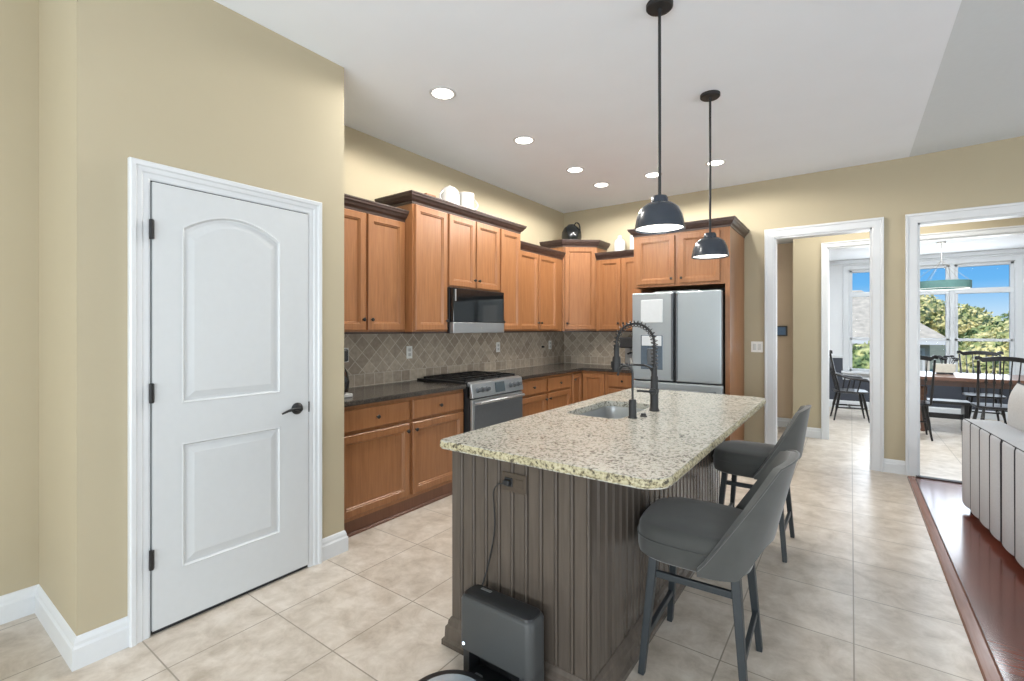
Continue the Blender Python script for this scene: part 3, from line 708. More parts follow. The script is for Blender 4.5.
vessel('white_canister', (-2.215, 5.72, 2.374), [(.04, 0), (.055, .005), (.055, .19), (.04, .21), (0, .212)], PORC, 'white canister half hidden behind the refrigerator surround, right of the white bottle', 'canister')
# coffee maker peeping past the pantry wall
t = thing('coffee_maker', (-3.0, 1.98, .92), 'black coffee maker on the dark worktop, peeping past the pantry wall', 'coffee maker')
m = MB(); m.box(-3.10, -2.86, 1.86, 2.055, .92, .945); m.build('base', PORC, t, bevel=.006)
m = MB(); m.box(-3.10, -3.0, 1.86, 2.02, .945, 1.24); m.build('column', MATTEB, t, bevel=.008)
m = MB(); m.box(-3.1, -2.87, 1.86, 2.03, 1.17, 1.26); m.build('head', MATTEB, t, bevel=.012)
m = MB(); m.lathe([(.05, 0), (.085, .01), (.095, .08), (.08, .15), (.06, .185), (0, .19)], (-2.92, 1.955, .95), 22); m.build('carafe', GLASSB, t, smooth=True)
# espresso machine beside the refrigerator
t = thing('espresso_machine', (-2.17, 5.6, .92), 'chrome and black coffee machine beside the refrigerator behind the faucet', 'coffee machine')
m = MB(); m.box(-2.30, -2.02, 5.48, 5.78, .92, .97); m.build('base', STEEL, t, bevel=.008)
m = MB(); m.box(-2.30, -2.02, 5.62, 5.78, .97, 1.22); m.build('column', STEEL, t, bevel=.008)
m = MB(); m.box(-2.30, -2.02, 5.44, 5.78, 1.17, 1.30); m.build('head', MATTEB, t, bevel=.012)
m = MB(); m.lathe([(.035, 0), (.035, .05), (.028, .06)], (-2.16, 5.53, 1.105), 16); m.build('group_head', STEEL, t, smooth=True)
m = MB(); m.tube([(-2.16, 5.5, 1.115), (-2.16, 5.38, 1.105)], .012); m.build('portafilter_handle', BLACK, t, smooth=True)
m = MB(); m.lathe([(.03, 0), (.035, .06), (.033, .075)], (-2.16, 5.53, .97), 16); m.build('cup', PORC, t, smooth=True)

# ------------------------------------------------------------------ island
ix0, ix1, iy0, iy1 = -1.445, -.763, 1.555, 3.62
isl = thing('island_cabinet', ((ix0 + ix1) / 2, (iy0 + iy1) / 2, 0), 'kitchen island body in dark brown beadboard under the cream granite', 'island')
def bead_path(a, b, out):
    a, b, out = Vector(a), Vector(b), Vector(out); L = (b - a).length; d = (b - a) / L; n = max(1, round(L / .070)); p = L / n; pts = []  # boards with a bead and a deep groove
    for k in range(n):
        s = k * p
        for off, dep in ((.0, .0), (p - .021, 0), (p - .0195, .0035), (p - .018, .0), (p - .0125, -.0025), (p - .0075, .0), (p - .004, .009)):
            q = a + d * (s + off) - out * dep; pts.append((q.x, q.y))
    return pts
poly = bead_path((ix0, iy0), (ix1, iy0), (0, -1)) + bead_path((ix1, iy0), (ix1, iy1), (1, 0)) + [(ix1, iy1), (ix0, iy1)]
m = MB()
m.loft([[(x, y, .02) for x, y in poly], [(x, y, .882) for x, y in poly]], cap=False)
m.build('beadboard_panel', BEAD, isl, keep=True)
IB = [(0, 0), (.034, 0), (.034, .022), (.024, .034), (.022, .078), (.014, .088), (.012, .104), (.004, .118), (0, .12)]
m = MB(); m.sweep([(ix0, iy1), (ix0, iy0), (ix1, iy0), (ix1, iy1)], IB); m.build('base_molding', BEAD, isl)
# granite top with sink cut-out
tx0, tx1, ty0, ty1 = -1.452, -.478, 1.475, 3.72
sx0, sx1, sy0, sy1 = -1.335, -1.00, 2.36, 2.96
outer = rrect(tx0, tx1, ty0, ty1, [.09, .03, .03, .09], 8)
inner = rrect(sx0, sx1, sy0, sy1, .06, 8)
def slab(outer, inner, z0, z1, m):
    bm = m.bm
    vs = {}
    for nm, loop in (('o', outer), ('i', inner)):
        for z in (z0, z1): vs[nm, z] = [bm.verts.new((x, y, z)) for x, y in loop]
    for z in (z0, z1):
        es = []
        for nm in 'oi':
            L = vs[nm, z]
            for i in range(len(L)): es.append(bm.edges.new((L[i], L[(i + 1) % len(L)])))
        bmesh.ops.triangle_fill(bm, edges=es, use_beauty=True)
    for nm in 'oi':
        a, b = vs[nm, z0], vs[nm, z1]; n = len(a)
        for i in range(n): bm.faces.new([a[i], a[(i + 1) % n], b[(i + 1) % n], b[i]])
m = MB(); slab(outer, inner, .885, .92, m)
top = m.build('island_worktop', GRAN, loc=((tx0 + tx1) / 2, (ty0 + ty1) / 2, .885)); tag(top, 'cream speckled granite island top with rough chiselled edge', 'countertop')
# chiselled rim as its own part
m = MB(); n = 0
dens = []
for i in range(len(outer)):
    a, b = Vector(outer[i]), Vector(outer[(i + 1) % len(outer)]); L = (b - a).length; kk = max(1, int(L / .022))
    for k in range(kk): dens.append(a + (b - a) * k / kk)
rings = [[], [], [], [], []]
for i, p in enumerate(dens):
    d = (dens[(i + 1) % len(dens)] - dens[i - 1]).normalized(); nn = Vector((d.y, -d.x))
    for k, (o_, z) in enumerate(((-.004, .9196), (.001, .917), (.0055, .906), (.0045, .893), (-.004, .884))):
        j = o_ + random.uniform(-.0025, .0035) * (1 if 0 < k < 4 else .2); q = p + nn * j; rings[k].append((q.x, q.y, z + (random.uniform(-.003, .003) if 1 < k < 4 else 0)))
m.loft(rings, cap=False); m.build('chiselled_edge', GRANE, top)
# sink
t = thing('kitchen_sink', ((sx0 + sx1) / 2, (sy0 + sy1) / 2, .72), 'stainless undermount sink in the granite island', 'sink')
m = MB()
rings = []
for ins, z in ((-.012, .884), (.004, .884), (.008, .87), (.014, .73), (.03, .712), (.11, .706)):
    rings.append([(x, y, z) for x, y in rrect(sx0 + ins, sx1 - ins, sy0 + ins, sy1 - ins, max(.03, .06 - ins * .3), 8)])
m.loft(rings, cap=False); m.bm.faces.new([m.bm.verts.new(p) for p in rings[-1]]); m.build('basin', STEEL, t, smooth=True)
m = MB(); m.lathe([(.045, 0), (.045, .004), (.03, .002)], ((sx0 + sx1) / 2, (sy0 + sy1) / 2, .706), 20); m.build('drain', STEELD, t, smooth=True)
# spring faucet
fx, fyy = -.937, 2.735
f = thing('spring_faucet', (fx, fyy, .92), 'tall black spring pull-down faucet behind the sink', 'faucet')
m = MB(); m.lathe([(.028, 0), (.03, .004), (.026, .012), (.0235, .016), (.0235, .11), (.021, .115), (.021, .20), (.017, .205), (.017, .25), (.012, .255)], (fx, fyy, .92), 24); m.build('column', MATTEB, f, smooth=True)
hd = -.235   # reach towards the sink
R = -hd / 2
path = [(fx, fyy, 1.16), (fx, fyy, 1.31)] + arc((fx - R, fyy, 1.315), R, 0, 180, 24) + [(fx + hd, fyy, 1.27)]
m = MB(); m.tube(path, .0075, 8); m.build('hose', MATTEB, f, smooth=True)
P2 = [Vector(p) for p in path]; dist = [0]
for a, b in zip(P2, P2[1:]): dist.append(dist[-1] + (b - a).length)
def at(s):
    for i in range(len(P2) - 1):
        if s <= dist[i + 1]: 
            k = (s - dist[i]) / max(1e-6, dist[i + 1] - dist[i]); return P2[i].lerp(P2[i + 1], k), (P2[i + 1] - P2[i]).normalized()
    return P2[-1], (P2[-1] - P2[-2]).normalized()
sp = []; turns = 26; N = turns * 10
for k in range(N + 1):
    s = dist[-1] * k / N; p, tt = at(s); a = 2 * PI * turns * k / N; e = Vector((0, 1, 0)); w = tt.cross(e).normalized()
    sp.append(p + (e * math.cos(a) + w * math.sin(a)) * .0185)
m = MB(); m.tube(sp, .0030, 5); m.build('spring', BLACK, f, smooth=True)
m = MB(); m.lathe([(.013, .05), (.0165, .04), (.0165, -.02), (.024, -.03), (.027, -.10), (.024, -.115), (.012, -.117)], (fx + hd, fyy, 1.255), 20); m.build('spray_head', MATTEB, f, smooth=True)
m = MB(); m.box(fx + hd - .034, fx + hd - .018, fyy - .012, fyy + .012, 1.16, 1.20); m.build('spray_trigger', BLACK, f, bevel=.003)
m = MB(); m.tube([(fx, fyy, 1.135), (fx - .03, fyy, 1.175), (fx - .06, fyy, 1.185), (fx + hd + .03, fyy, 1.185)], .0065, 8); m.lathe([(.021, -.012), (.026, -.01), (.026, .01), (.021, .012)], (fx + hd, fyy, 1.185), 18); m.build('docking_arm', MATTEB, f, smooth=True)
m = MB(); m.lathe([(.02, -.03), (.022, -.028), (.022, .02), (.018, .024)], (fx, fyy, 1.035), 18, 'y'); m.tube([(fx, fyy - .03, 1.035), (fx - .06, fyy - .07, 1.04), (fx - .075, fyy - .08, 1.04)], [.007, .007, .008], 8); m.build('lever_handle', MATTEB, f, smooth=True)
# filtered-water tap
gx, gy = -.958, 2.45
f = thing('filter_tap', (gx, gy, .92), 'slim black gooseneck drinking-water tap nearer than the spring faucet', 'faucet')
m = MB(); m.lathe([(.024, 0), (.024, .006), (.020, .009), (.020, .095), (.016, .10)], (gx, gy, .92), 20); m.build('base', MATTEB, f, smooth=True)
R = .04
m = MB(); m.tube([(gx, gy, 1.0), (gx, gy, 1.155)] + arc((gx - R, gy, 1.16), R, 0, 165, 12) + [(gx - 2 * R - .005, gy, 1.145)], .0062, 8); m.build('gooseneck', MATTEB, f, smooth=True)
m = MB(); m.lathe([(.02, 0), (.02, .004), (.014, .008), (.014, .016), (.012, .018)], (-.925, 2.525, .92), 18); o = m.build('air_switch', MATTEB, loc=(-.925, 2.525, .92), smooth=True); tag(o, 'small black button on the granite between the two taps', 'button')
# island outlet, cord, dock and robot vacuum
t = thing('island_outlet', (-1.102, iy0, .78), 'bronze outlet plate on the end of the island with plug in it', 'outlet')
m = MB(); m.box(-1.162, -1.042, iy0 - .008, iy0 - .0015, .742, .818); m.build('cover_plate', BRONZE, t, bevel=.003)
for x in (-1.128, -1.076):
    m = MB(); m.box(x - .02, x + .02, iy0 - .011, iy0 - .006, .762, .798); m.build('socket', BLKPL if x < -1.1 else BRONZE, t, bevel=.003)
t = thing('power_cord', (-1.128, iy0 - .02, .45), 'thin dark cord hanging from the bronze outlet to the charging dock', 'cord')
m = MB(); m.box(-1.142, -1.112, iy0 - .032, iy0 - .0115, .768, .792); m.build('plug', BLKPL, t, bevel=.006)
pts = [(-1.138, iy0 - .026, .777), (-1.168, iy0 - .028, .767), (-1.195, iy0 - .022, .73), (-1.20, iy0 - .012, .67), (-1.196, iy0 - .012, .60), (-1.203, iy0 - .012, .53), (-1.222, iy0 - .015, .44), (-1.238, iy0 - .025, .37), (-1.242, iy0 - .04, .335)]
cr = []
for i in range(len(pts) - 1):
    p0, p1, p2, p3 = [Vector(pts[min(max(j, 0), len(pts) - 1)]) for j in (i - 1, i, i + 1, i + 2)]
    for k in range(6):
        q = k / 6; cr.append(.5 * (2 * p1 + (p2 - p0) * q + (2 * p0 - 5 * p1 + 4 * p2 - p3) * q * q + (3 * p1 - p0 - 3 * p2 + p3) * q ** 3))
cr.append(Vector(pts[-1]))
m = MB(); m.tube(cr, .0032, 6); m.build('cable', BLKPL, t, smooth=True)
dk = thing('charging_dock', (-1.105, 1.46, 0), 'graphite self-emptying robot vacuum dock against the end of the island', 'dock')
dx0, dx1, dy0, dy1 = -1.272, -.928, 1.405, 1.515
m = MB(); rings = []
for z, ins in ((.135, 0), (.325, 0), (.336, .004), (.342, .012)): rings.append([(x, y, z) for x, y in rrect(dx0 + ins, dx1 - ins, dy0 + ins, dy1 - ins, .028, 5)])
m.loft(rings); bd = m.build('bin_body', GREYPL, dk, smooth=True)
m = MB(); m.loft([[(x, y, z) for x, y in rrect(dx0 + i, dx1 - i, dy0 + i, dy1 - i, .026, 5)] for z, i in ((.338, .008), (.346, .010), (.350, .016))]); ld = m.build('lid', BLKPL, dk, smooth=True)
m = MB(); m.box(-1.215, -1.165, 1.475, 1.487, .349, .3525); m.build('lid_badge', STEEL, ld)
m = MB(); m.box(dx0 + .012, dx1 - .012, dy1 - .02, dy1, .03, .14); m.box(dx0, dx0 + .03, dy0 + .03, dy1, 0, .14); m.build('side_support', BLKPL, dk)
m = MB(); m.loft([[(x, y, z) for x, y in rrect(dx1 - .06, dx1, dy0, dy1, .024, 5)] for z in (0, .14)]); m.build('side_support', GREYPL, dk, smooth=True)
m = MB(); m.lathe([(.006, 0), (.006, .003)], (-1.245, dy0 - .002, .157), 12, 'y'); m.build('indicator_light', LED, dk)
m = MB(); m.prism(rrect(dx0 + .02, dx1 - .03, 1.16, dy1, .05, 5), 0, .02); m.build('base_plate', BLKPL, dk, bevel=.004)
for x in (-1.2, -1.07):
    m = MB(); m.box(x - .018, x + .018, 1.40, 1.45, .02, .03); m.build('charging_contact', STEEL, dk, bevel=.004)
rb = thing('robot_vacuum', (-1.14, 1.205, .02), 'round robot vacuum with silver top parked on its dock', 'robot vacuum')
c0 = (-1.14, 1.205, .0225)
m = MB(); m.lathe([(.15, 0), (.168, .01), (.17, .06), (.166, .072), (.15, .076), (0, .077)], c0, 48); m.build('body', BLKPL, rb, smooth=True)
m = MB(); m.lathe([(.135, .076), (.133, .080), (.0, .081)], c0, 40); m.build('top_cover', SILVERTOP, rb, smooth=True)
m = MB(); m.lathe([(.026, .081), (.026, .084), (.022, .086), (0, .086)], (c0[0] + .01, c0[1] + .07, c0[2]), 20); m.build('button', STEELD, rb, smooth=True)

# ------------------------------------------------------------------ bar stools (local: faces -X)
def make_stool(label, lean_k):
    s = thing('bar_stool', (0, 0, 0), label, 'stool', 'grey upholstered bar stools')
    def sq(a, n, ex=2.7):
        c, q = math.cos(a), math.sin(a); return (abs(c) ** (2 / ex) * (1 if c >= 0 else -1), abs(q) ** (2 / ex) * (1 if q >= 0 else -1))
    m = MB(); rings = []
    for k_, z in ((.80, .468), (.93, .470), (.985, .480), (1.0, .50), (1.0, .555), (.985, .584), (.94, .602), (.85, .611), (.5, .616), (.05, .617)):
        rings.append([(.222 * k_ * sq(2 * PI * i / 40, 40, 3.6)[0] - .020, .225 * k_ * sq(2 * PI * i / 40, 40, 3.6)[1] * (1 + .03 * math.cos(2 * PI * i / 40)), z) for i in range(40)])
    m.loft(rings); seat = m.build('seat', SEATF, s, world=False, smooth=True)
    m = MB(); m.tube([(.2245 * sq(2 * PI * i / 60, 60, 3.6)[0] - .020, .2275 * sq(2 * PI * i / 60, 60, 3.6)[1] * (1 + .03 * math.cos(2 * PI * i / 60)), .550) for i in range(61)], .003, 5); m.build('piping', SEATF, seat, world=False, smooth=True)
    # wrap-around back shell
    NT, NZ = 40, 10; A = math.radians(84)
    def topz(t):
        u = abs(t); c = .915 - .022 * (u / .40) ** 2
        if u < .40: return c
        k = (u - .40) / .60; k = k ** 1.12
        return .893 - .40 * k
    def botz(t):
        u = abs(t); k = min(1, max(0, (u - .25) / .40)); k = k * k * (3 - 2 * k)
        return .60 - .12 * k
    def pos(t, z, off):
        a = t * A; c, q = sq(a, 1, 2.6)
        lean = (z - .50) * lean_k * max(0.0, math.cos(a)) ** .5 if z > .50 else 0
        fl = 1 - .14 * max(0, z - .60)
        return Vector(((.226 + off) * c - .012 + lean, (.232 + off) * q * fl, z))
    def shell(off):
        g = []
        for i in range(NT + 1):
            t = -1 + 2 * i / NT; z0, z1 = botz(t), topz(t)
            if z1 < z0 + .02: z1 = z0 + .02
            g.append([pos(t, z0 + (z1 - z0) * j / NZ, off) for j in range(NZ + 1)])
        return g
    go, gi = shell(.032), shell(.004)
    m = MB(); bm = m.bm
    vo = [[bm.verts.new(p) for p in c] for c in go]; vi = [[bm.verts.new(p) for p in c] for c in gi]
    for i in range(NT):
        for j in range(NZ):
            bm.faces.new([vo[i][j], vo[i + 1][j], vo[i + 1][j + 1], vo[i][j + 1]]); bm.faces.new([vi[i][j], vi[i][j + 1], vi[i + 1][j + 1], vi[i + 1][j]])
        bm.faces.new([vo[i][0], vi[i][0], vi[i + 1][0], vo[i + 1][0]]); bm.faces.new([vo[i][NZ], vo[i + 1][NZ], vi[i + 1][NZ], vi[i][NZ]])
    for i in (0, NT):
        for j in range(NZ): bm.faces.new([vo[i][j], vo[i][j + 1], vi[i][j + 1], vi[i][j]])
    bk = m.build('backrest', SEATF, s, world=False, smooth=True)
    m = MB(); m.tube([go[i][NZ] + Vector((0, 0, .001)) for i in range(NT + 1)], .0045, 6); m.build('piping', SEATF, bk, world=False, smooth=True)
    # legs
    for sx in (-1, 1):
        for sy in (-1, 1):
            m = MB(); m.bar((sx * .150 - .0, sy * .165, .505), (sx * .192, sy * .210, 0), .044, .034, .03, .024)
            m.build('leg', LEGM, s, world=False, bevel=.003)
    def lp(sx, sy, z): k = (.505 - z) / .505; return (sx * (.15 + .042 * k), sy * (.165 + .045 * k), z)
    for sy in (-1, 1):
        m = MB(); m.bar(lp(-1, sy, .405), lp(1, sy, .405), .018, .026); m.build('side_rail', LEGM, s, world=False, bevel=.002)
    for sx, z in ((-1, .15), (1, .17)):
        m = MB(); m.bar(lp(sx, -1, z), lp(sx, 1, z), .018, .026, side=(1, 0, 0)); m.build('footrest', LEGM, s, world=False, bevel=.002)
    return s
st = make_stool('nearer grey upholstered bar stool, drawn up at the near end of the island', .24)
st.location = (-.508, 2.085, 0); st.rotation_euler = (0, 0, math.radians(2))
s2 = make_stool('farther grey upholstered bar stool, at the far end of the island by the doorway', .15); s2.location = (-.513, 3.474, 0); s2.rotation_euler = (0, 0, math.radians(-.5))

# ------------------------------------------------------------------ ceiling lights
LG = 'recessed ceiling lights'
for (x, y), lb in zip(((-2.32, 2.40), (-2.32, 3.41), (-2.32, 4.35), (-2.32, 4.98), (-1.72, 4.98), (-1.09, 4.98)),
        ('recessed ceiling light nearest the camera, foremost of the row over the left cabinets', 'recessed ceiling light second from the camera in the row over the left cabinets', 'recessed ceiling light third from the camera in the row over the left cabinets',
         'recessed ceiling light at the corner of the row, above the diagonal cabinet', 'recessed ceiling light beside the rod of the nearer pendant, middle of the far row', 'recessed ceiling light beside the rod of the farther pendant, right end of far row')):
    t = thing('recessed_light', (x, y, ZC), lb, 'ceiling light', LG)
    m = MB(); m.lathe([(.072, -.001), (.075, -.006), (.092, -.004), (.095, 0)], (x, y, ZC), 28, cap=False); m.build('trim_ring', WHITE, t, smooth=True)
    m = MB(); m.lathe([(.001, -.0035), (.073, -.0035)], (x, y, ZC), 28, cap=False); m.build('lens', LAMPG, t)
    d = bpy.data.lights.new('recessed_beam', 'SPOT'); d.energy = 66 if y < 4.6 else 46; d.spot_size = math.radians(174); d.spot_blend = .22; d.shadow_soft_size = .07; d.color = (1, .965, .90)
    o = bpy.data.objects.new('recessed_beam', d); COL.objects.link(o); o.location = (x, y, ZC - .03)
def pendant(x, y, lb):
    t = thing('pendant_light', (x, y, ZC), lb, 'pendant light', 'pendant lights over the island')
    zs = 1.906
    m = MB(); m.lathe([(.066, 0), (.066, -.018), (.06, -.024), (.012, -.026), (.01, -.045), (0, -.045)], (x, y, ZC), 28); m.build('canopy', MATTEB, t, smooth=True)
    m = MB(); m.tube([(x, y, ZC - .03), (x, y, zs + .150)], .0078, 10); m.build('rod', MATTEB, t, smooth=True)
    m = MB(); m.lathe([(.012, .172), (.035, .168), (.041, .158), (.043, .134), (.066, .128), (.094, .106), (.112, .066), (.121, .02), (.124, 0), (.120, 0), (.116, .02), (.107, .062), (.088, .101), (.06, .121), (0, .123)], (x, y, zs), 40); m.build('shade', SHADE, t, smooth=True)
    m = MB(); m.lathe([(.001, .012), (.08, .012), (.117, .010)], (x, y, zs), 40, cap=False); m.build('diffuser', DIFF, t)
    d = bpy.data.lights.new('pendant_bulb', 'SPOT'); d.energy = 9; d.spot_size = math.radians(140); d.spot_blend = .7; d.shadow_soft_size = .09; d.color = (1, .95, .88)
    o = bpy.data.objects.new('pendant_bulb', d); COL.objects.link(o); o.location = (x, y, zs - .01)
pendant(-.79, 2.385, 'nearer charcoal dome pendant, hanging above the sink end of the island')
pendant(-.805, 3.51, 'farther charcoal dome pendant, hanging in front of the refrigerator surround')

# ------------------------------------------------------------------ sofa
sf = thing('sofa', (.70, 5.06, 0), 'pale grey sofa with dark piped vertical channels on its back, on the hardwood', 'sofa', rz=math.radians(4.2))
def channel_back(y0, y1, n):
    # y0 > y1; outer face at x=0 bulges between piping lines
    w = (y0 - y1) / n; prof = []
    for k in range(n):
        for q in range(7):
            s = q / 6
            if q == 6 and k < n - 1: continue
            prof.append((.012 - .018 * math.sin(PI * s) ** .7 if 0 < q < 6 else .012, y0 - (k + s) * w))
    R = .03
    m = MB(); rings = []
    for z, dx in ((.05, .006), (.06, 0), (.685, 0), (.695, .003), (.70, .010)):
        rings.append([(x + dx, y, z) for x, y in prof] + [(.23 - dx, y1, z), (.23 - dx, y0, z)])
    m.loft(rings); b = m.build('back_panel', SOFAF, sf, world=False, smooth=True)
    for k in range(n + 1):
        y = y0 - k * w; yy = min(max(y, y1 + .006), y0 - .006)
        m = MB(); m.tube([(.010, yy, .055), (.008, yy, .60), (.008, yy, .68), (.013, yy, .699)], .0038, 6); m.build('piping', PIPE, b, world=False, smooth=True)
    m = MB(); m.tube([(.013, y0 - .006, .700), (.013, y1 + .006, .700)], .004, 6); m.build('piping', PIPE, b, world=False, smooth=True)
channel_back(0, -.84, 4)
channel_back(-.85, -2.35, 7)
m = MB(); m.box(.20, .98, -2.35, 0, .05, .28); m.build('base', SOFAF, sf, world=False, bevel=.02)
for y0, y1 in ((-.01, -.84), (-.86, -2.34)):
    m = MB(); m.box(.24, 1.0, y1, y0, .285, .44); m.build('seat_cushion', SOFAF, sf, world=False, bevel=.045, seg=4)
for x in (.06, .92):
    for y in (-.06, -2.29):
        m = MB(); m.lathe([(.018, 0), (.026, .05)], (x, y, 0), 12); m.build('leg', MATTEB, sf, world=False)
cu = thing('sofa_cushion', (1.085, 4.80, .47), 'plump pale grey loose back cushion with dark piping on the sofa', 'cushion', rz=math.radians(4.2))
def pillow(w, h, t, n=18):
    f, b = [], []
    g = []
    for side in (1, -1):
        gg = []
        for i in range(n + 1):
            row = []
            for j in range(n + 1):
                u, v = -1 + 2 * i / n, -1 + 2 * j / n
                k = ((1 - abs(u) ** 3.2) * (1 - abs(v) ** 3.2)) ** .55 if abs(u) < 1 and abs(v) < 1 else 0
                ru = u * (1 - .05 * (1 - v * v) * abs(u)) ; rv = v * (1 - .05 * (1 - u * u) * abs(v))
                row.append((side * t / 2 * k, ru * w / 2, rv * h / 2 + h / 2))
            gg.append(row)
        g.append(gg)
    return g
g = pillow(.80, .52, .24); m = MB()
for gg in g:
    for i in range(18):
        for j in range(18): m.face([gg[i][j], gg[i + 1][j], gg[i + 1][j + 1], gg[i][j + 1]])
pc = m.build('pillow_body', CUSHF, cu, world=False, smooth=True)
e = g[0]; rim = [e[i][0] for i in range(18)] + [e[18][j] for j in range(18)] + [e[i][18] for i in range(18, 0, -1)] + [e[0][j] for j in range(18, -1, -1)]
m = MB(); m.tube(rim, .006, 6); m.build('piping', PIPE, pc, world=False, smooth=True)
for ch in cu.children: ch.rotation_euler = (0, math.radians(-2), 0)

# ------------------------------------------------------------------ dining room
tb = thing('dining_table', (1.6, 8.85, 0), 'long walnut-topped dining table in front of the windows', 'table')
m = MB(); m.box(.62, 2.75, 8.36, 9.36, .715, .765); m.build('tabletop', TABLEW, tb, bevel=.008)
m = MB(); m.box(.68, 2.62, 8.48, 9.24, .64, .715); m.build('apron', TABLEW, tb)
for x in (.80, 2.5):
    for y in (8.54, 9.18):
        m = MB(); m.lathe([(.045, .62), (.045, .52), (.03, .50), (.042, .44), (.036, .25), (.022, .05), (.028, .02), (.02, 0)], (x, y, 0), 16); m.build('leg', TABLEW, tb, smooth=True)
def make_windsor(label, arms, group=None):
    c = thing('windsor_armchair' if arms else 'windsor_chair', (0, 0, 0), label, 'chair', group)
    m = MB(); rings = []
    pl = rrect(-.21, .22, -.215, .215, [.10, .12, .12, .10], 6)
    for k_, z in ((.86, .425), (.97, .43), (1, .44), (.98, .455), (.9, .458), (.4, .449)): rings.append([(x * k_, y * k_, z) for x, y in pl])
    m.loft(rings); m.build('seat', BLKW, c, world=False, smooth=True)
    for sx in (-1, 1):
        for sy in (-1, 1):
            a, b = Vector((sx * .14, sy * .14, .432)), Vector((sx * .22, sy * .20, 0))
            m = MB(); m.tube([a, a.lerp(b, .25), a.lerp(b, .5), a.lerp(b, .62), b], [.013, .019, .02, .014, .011], 8); m.build('leg', BLKW, c, world=False, smooth=True)
    for sy in (-1, 1):
        m = MB(); m.tube([(-.185, sy * .175, .2), (0, sy * .175, .2), (.185, sy * .175, .2)], [.009, .014, .009], 8); m.build('stretcher', BLKW, c, world=False, smooth=True)
    m = MB(); m.tube([(0, -.175, .2), (0, .175, .2)], .011, 8); m.build('stretcher', BLKW, c, world=False, smooth=True)
    H = 1.06
    for k in range(7):
        y = -.195 + .065 * k; e = abs(k - 3) / 3
        thick = .012 if k in (0, 6) else .0075
        zt = H - .04
        p0, p1 = Vector((-.17 + .02 * e, y, .44)), Vector((-.29 + .02 * e, y * 1.12, zt))
        if k in (0, 6): m = MB(); m.tube([p0, p0.lerp(p1, .3), p0.lerp(p1, .6), p1], [.011, .016, .012, .012], 8)
        else: m = MB(); m.tube([p0, p0.lerp(p1, .48), p0.lerp(p1, .55), p0.lerp(p1, .62), p1], [.006, .007, .017, .007, .006], 8)
        m.build('back_post' if k in (0, 6) else 'spindle', BLKW, c, world=False, smooth=True)
    m = MB(); rings = []
    for k in range(15):
        s = -1 + 2 * k / 14; y = s * .25; x = -.285 + .03 * abs(s) ** 2; zt = H + .035 * math.cos(s * PI / 2 * 1.0) - .02 + (.03 if abs(s) > .85 else 0); hb = .055 if abs(s) < .8 else .045
        rings.append([(x - .011, y, zt - hb), (x + .011, y, zt - hb), (x + .007, y, zt), (x - .015, y, zt)])
    m.loft(rings); m.build('crest_rail', BLKW, c, world=False, smooth=True)
    if arms:
        for sy in (-1, 1):
            m = MB(); m.tube([(-.22, sy * .215, .72), (-.05, sy * .245, .66), (.10, sy * .25, .645), (.17, sy * .25, .64), (.20, sy * .25, .62)], [.013, .016, .02, .024, .018], 8); m.build('arm', BLKW, c, world=False, smooth=True)
            for x, zz in ((.11, .645), (-.02, .655)):
                m = MB(); m.tube([(x - .04, sy * .195, .44), (x, sy * .245, zz)], .010, 8); m.build('arm_post', BLKW, c, world=False, smooth=True)
    return c
CG = 'black windsor chairs round the dining table'
ca = make_windsor('black windsor armchair at the end of the dining table, seen through the left doorway', True); ca.location = (-.02, 8.98, 0); ca.rotation_euler = (0, 0, math.radians(8))
c1 = make_windsor('black windsor chair at the near side of the table, left edge of the right-hand opening', False, CG); c1.location = (.62, 8.06, 0); c1.rotation_euler = (0, 0, math.radians(91))
c2 = copy_tree(c1); c2.location = (1.55, 9.48, 0); c2.rotation_euler = (0, 0, math.radians(-90)); c2['label'] = 'black windsor chair on the far side of the table, facing the camera against the window'
c3 = copy_tree(c1); c3.location = (1.46, 8.22, 0); c3.rotation_euler = (0, 0, math.radians(92)); c3['label'] = 'black windsor chair on the near side of the table, directly behind the sofa cushion'
bn = thing('dining_bench', (1.1, 8.8, 0), 'low black wooden bench tucked under the dining table', 'bench')
m = MB(); m.box(.80, 1.30, 8.62, 8.92, .38, .42); m.build('seat', BLKW, bn, bevel=.006)
for x in (.85, 1.25):
    m = MB(); m.box(x - .02, x + .02, 8.64, 8.90, 0, .38); m.build('leg', BLKW, bn, bevel=.004)
m = MB(); m.box(.85, 1.25, 8.745, 8.795, .17, .24); m.build('stretcher', BLKW, bn, bevel=.004)
pt = thing('table_planter', (1.07, 8.98, .765), 'beige rectangular planter with dark sprigs on the dining table', 'planter')
m = MB(); m.loft([[(x, y, z) for x, y in rrect(.95 - i, 1.19 + i, 8.9 - i, 9.04 + i, .02, 4)] for z, i in ((.79, -.01), (.91, .0))]); m.build('pot', BEIGEPOT, pt)
m = MB(); m.box(.98, 1.16, 8.92, 9.02, .765, .79); m.build('foot', BLKW, pt)
for k in range(16):
    a = random.uniform(-1, 1); x = 1.07 + a * .09; m = MB(); y = 8.97 + random.uniform(-.04, .04); l = random.uniform(.05, .11)
    q = Vector((x + a * .05, y, .91 + l)); m.tube([(x, y, .90), (x + a * .03, y, .91 + l * .6), q], .004, 5)
    m.sphere(q, .018, 8, (1.6, .6, .8)); m.build('sprig', BLKW, pt, smooth=True)
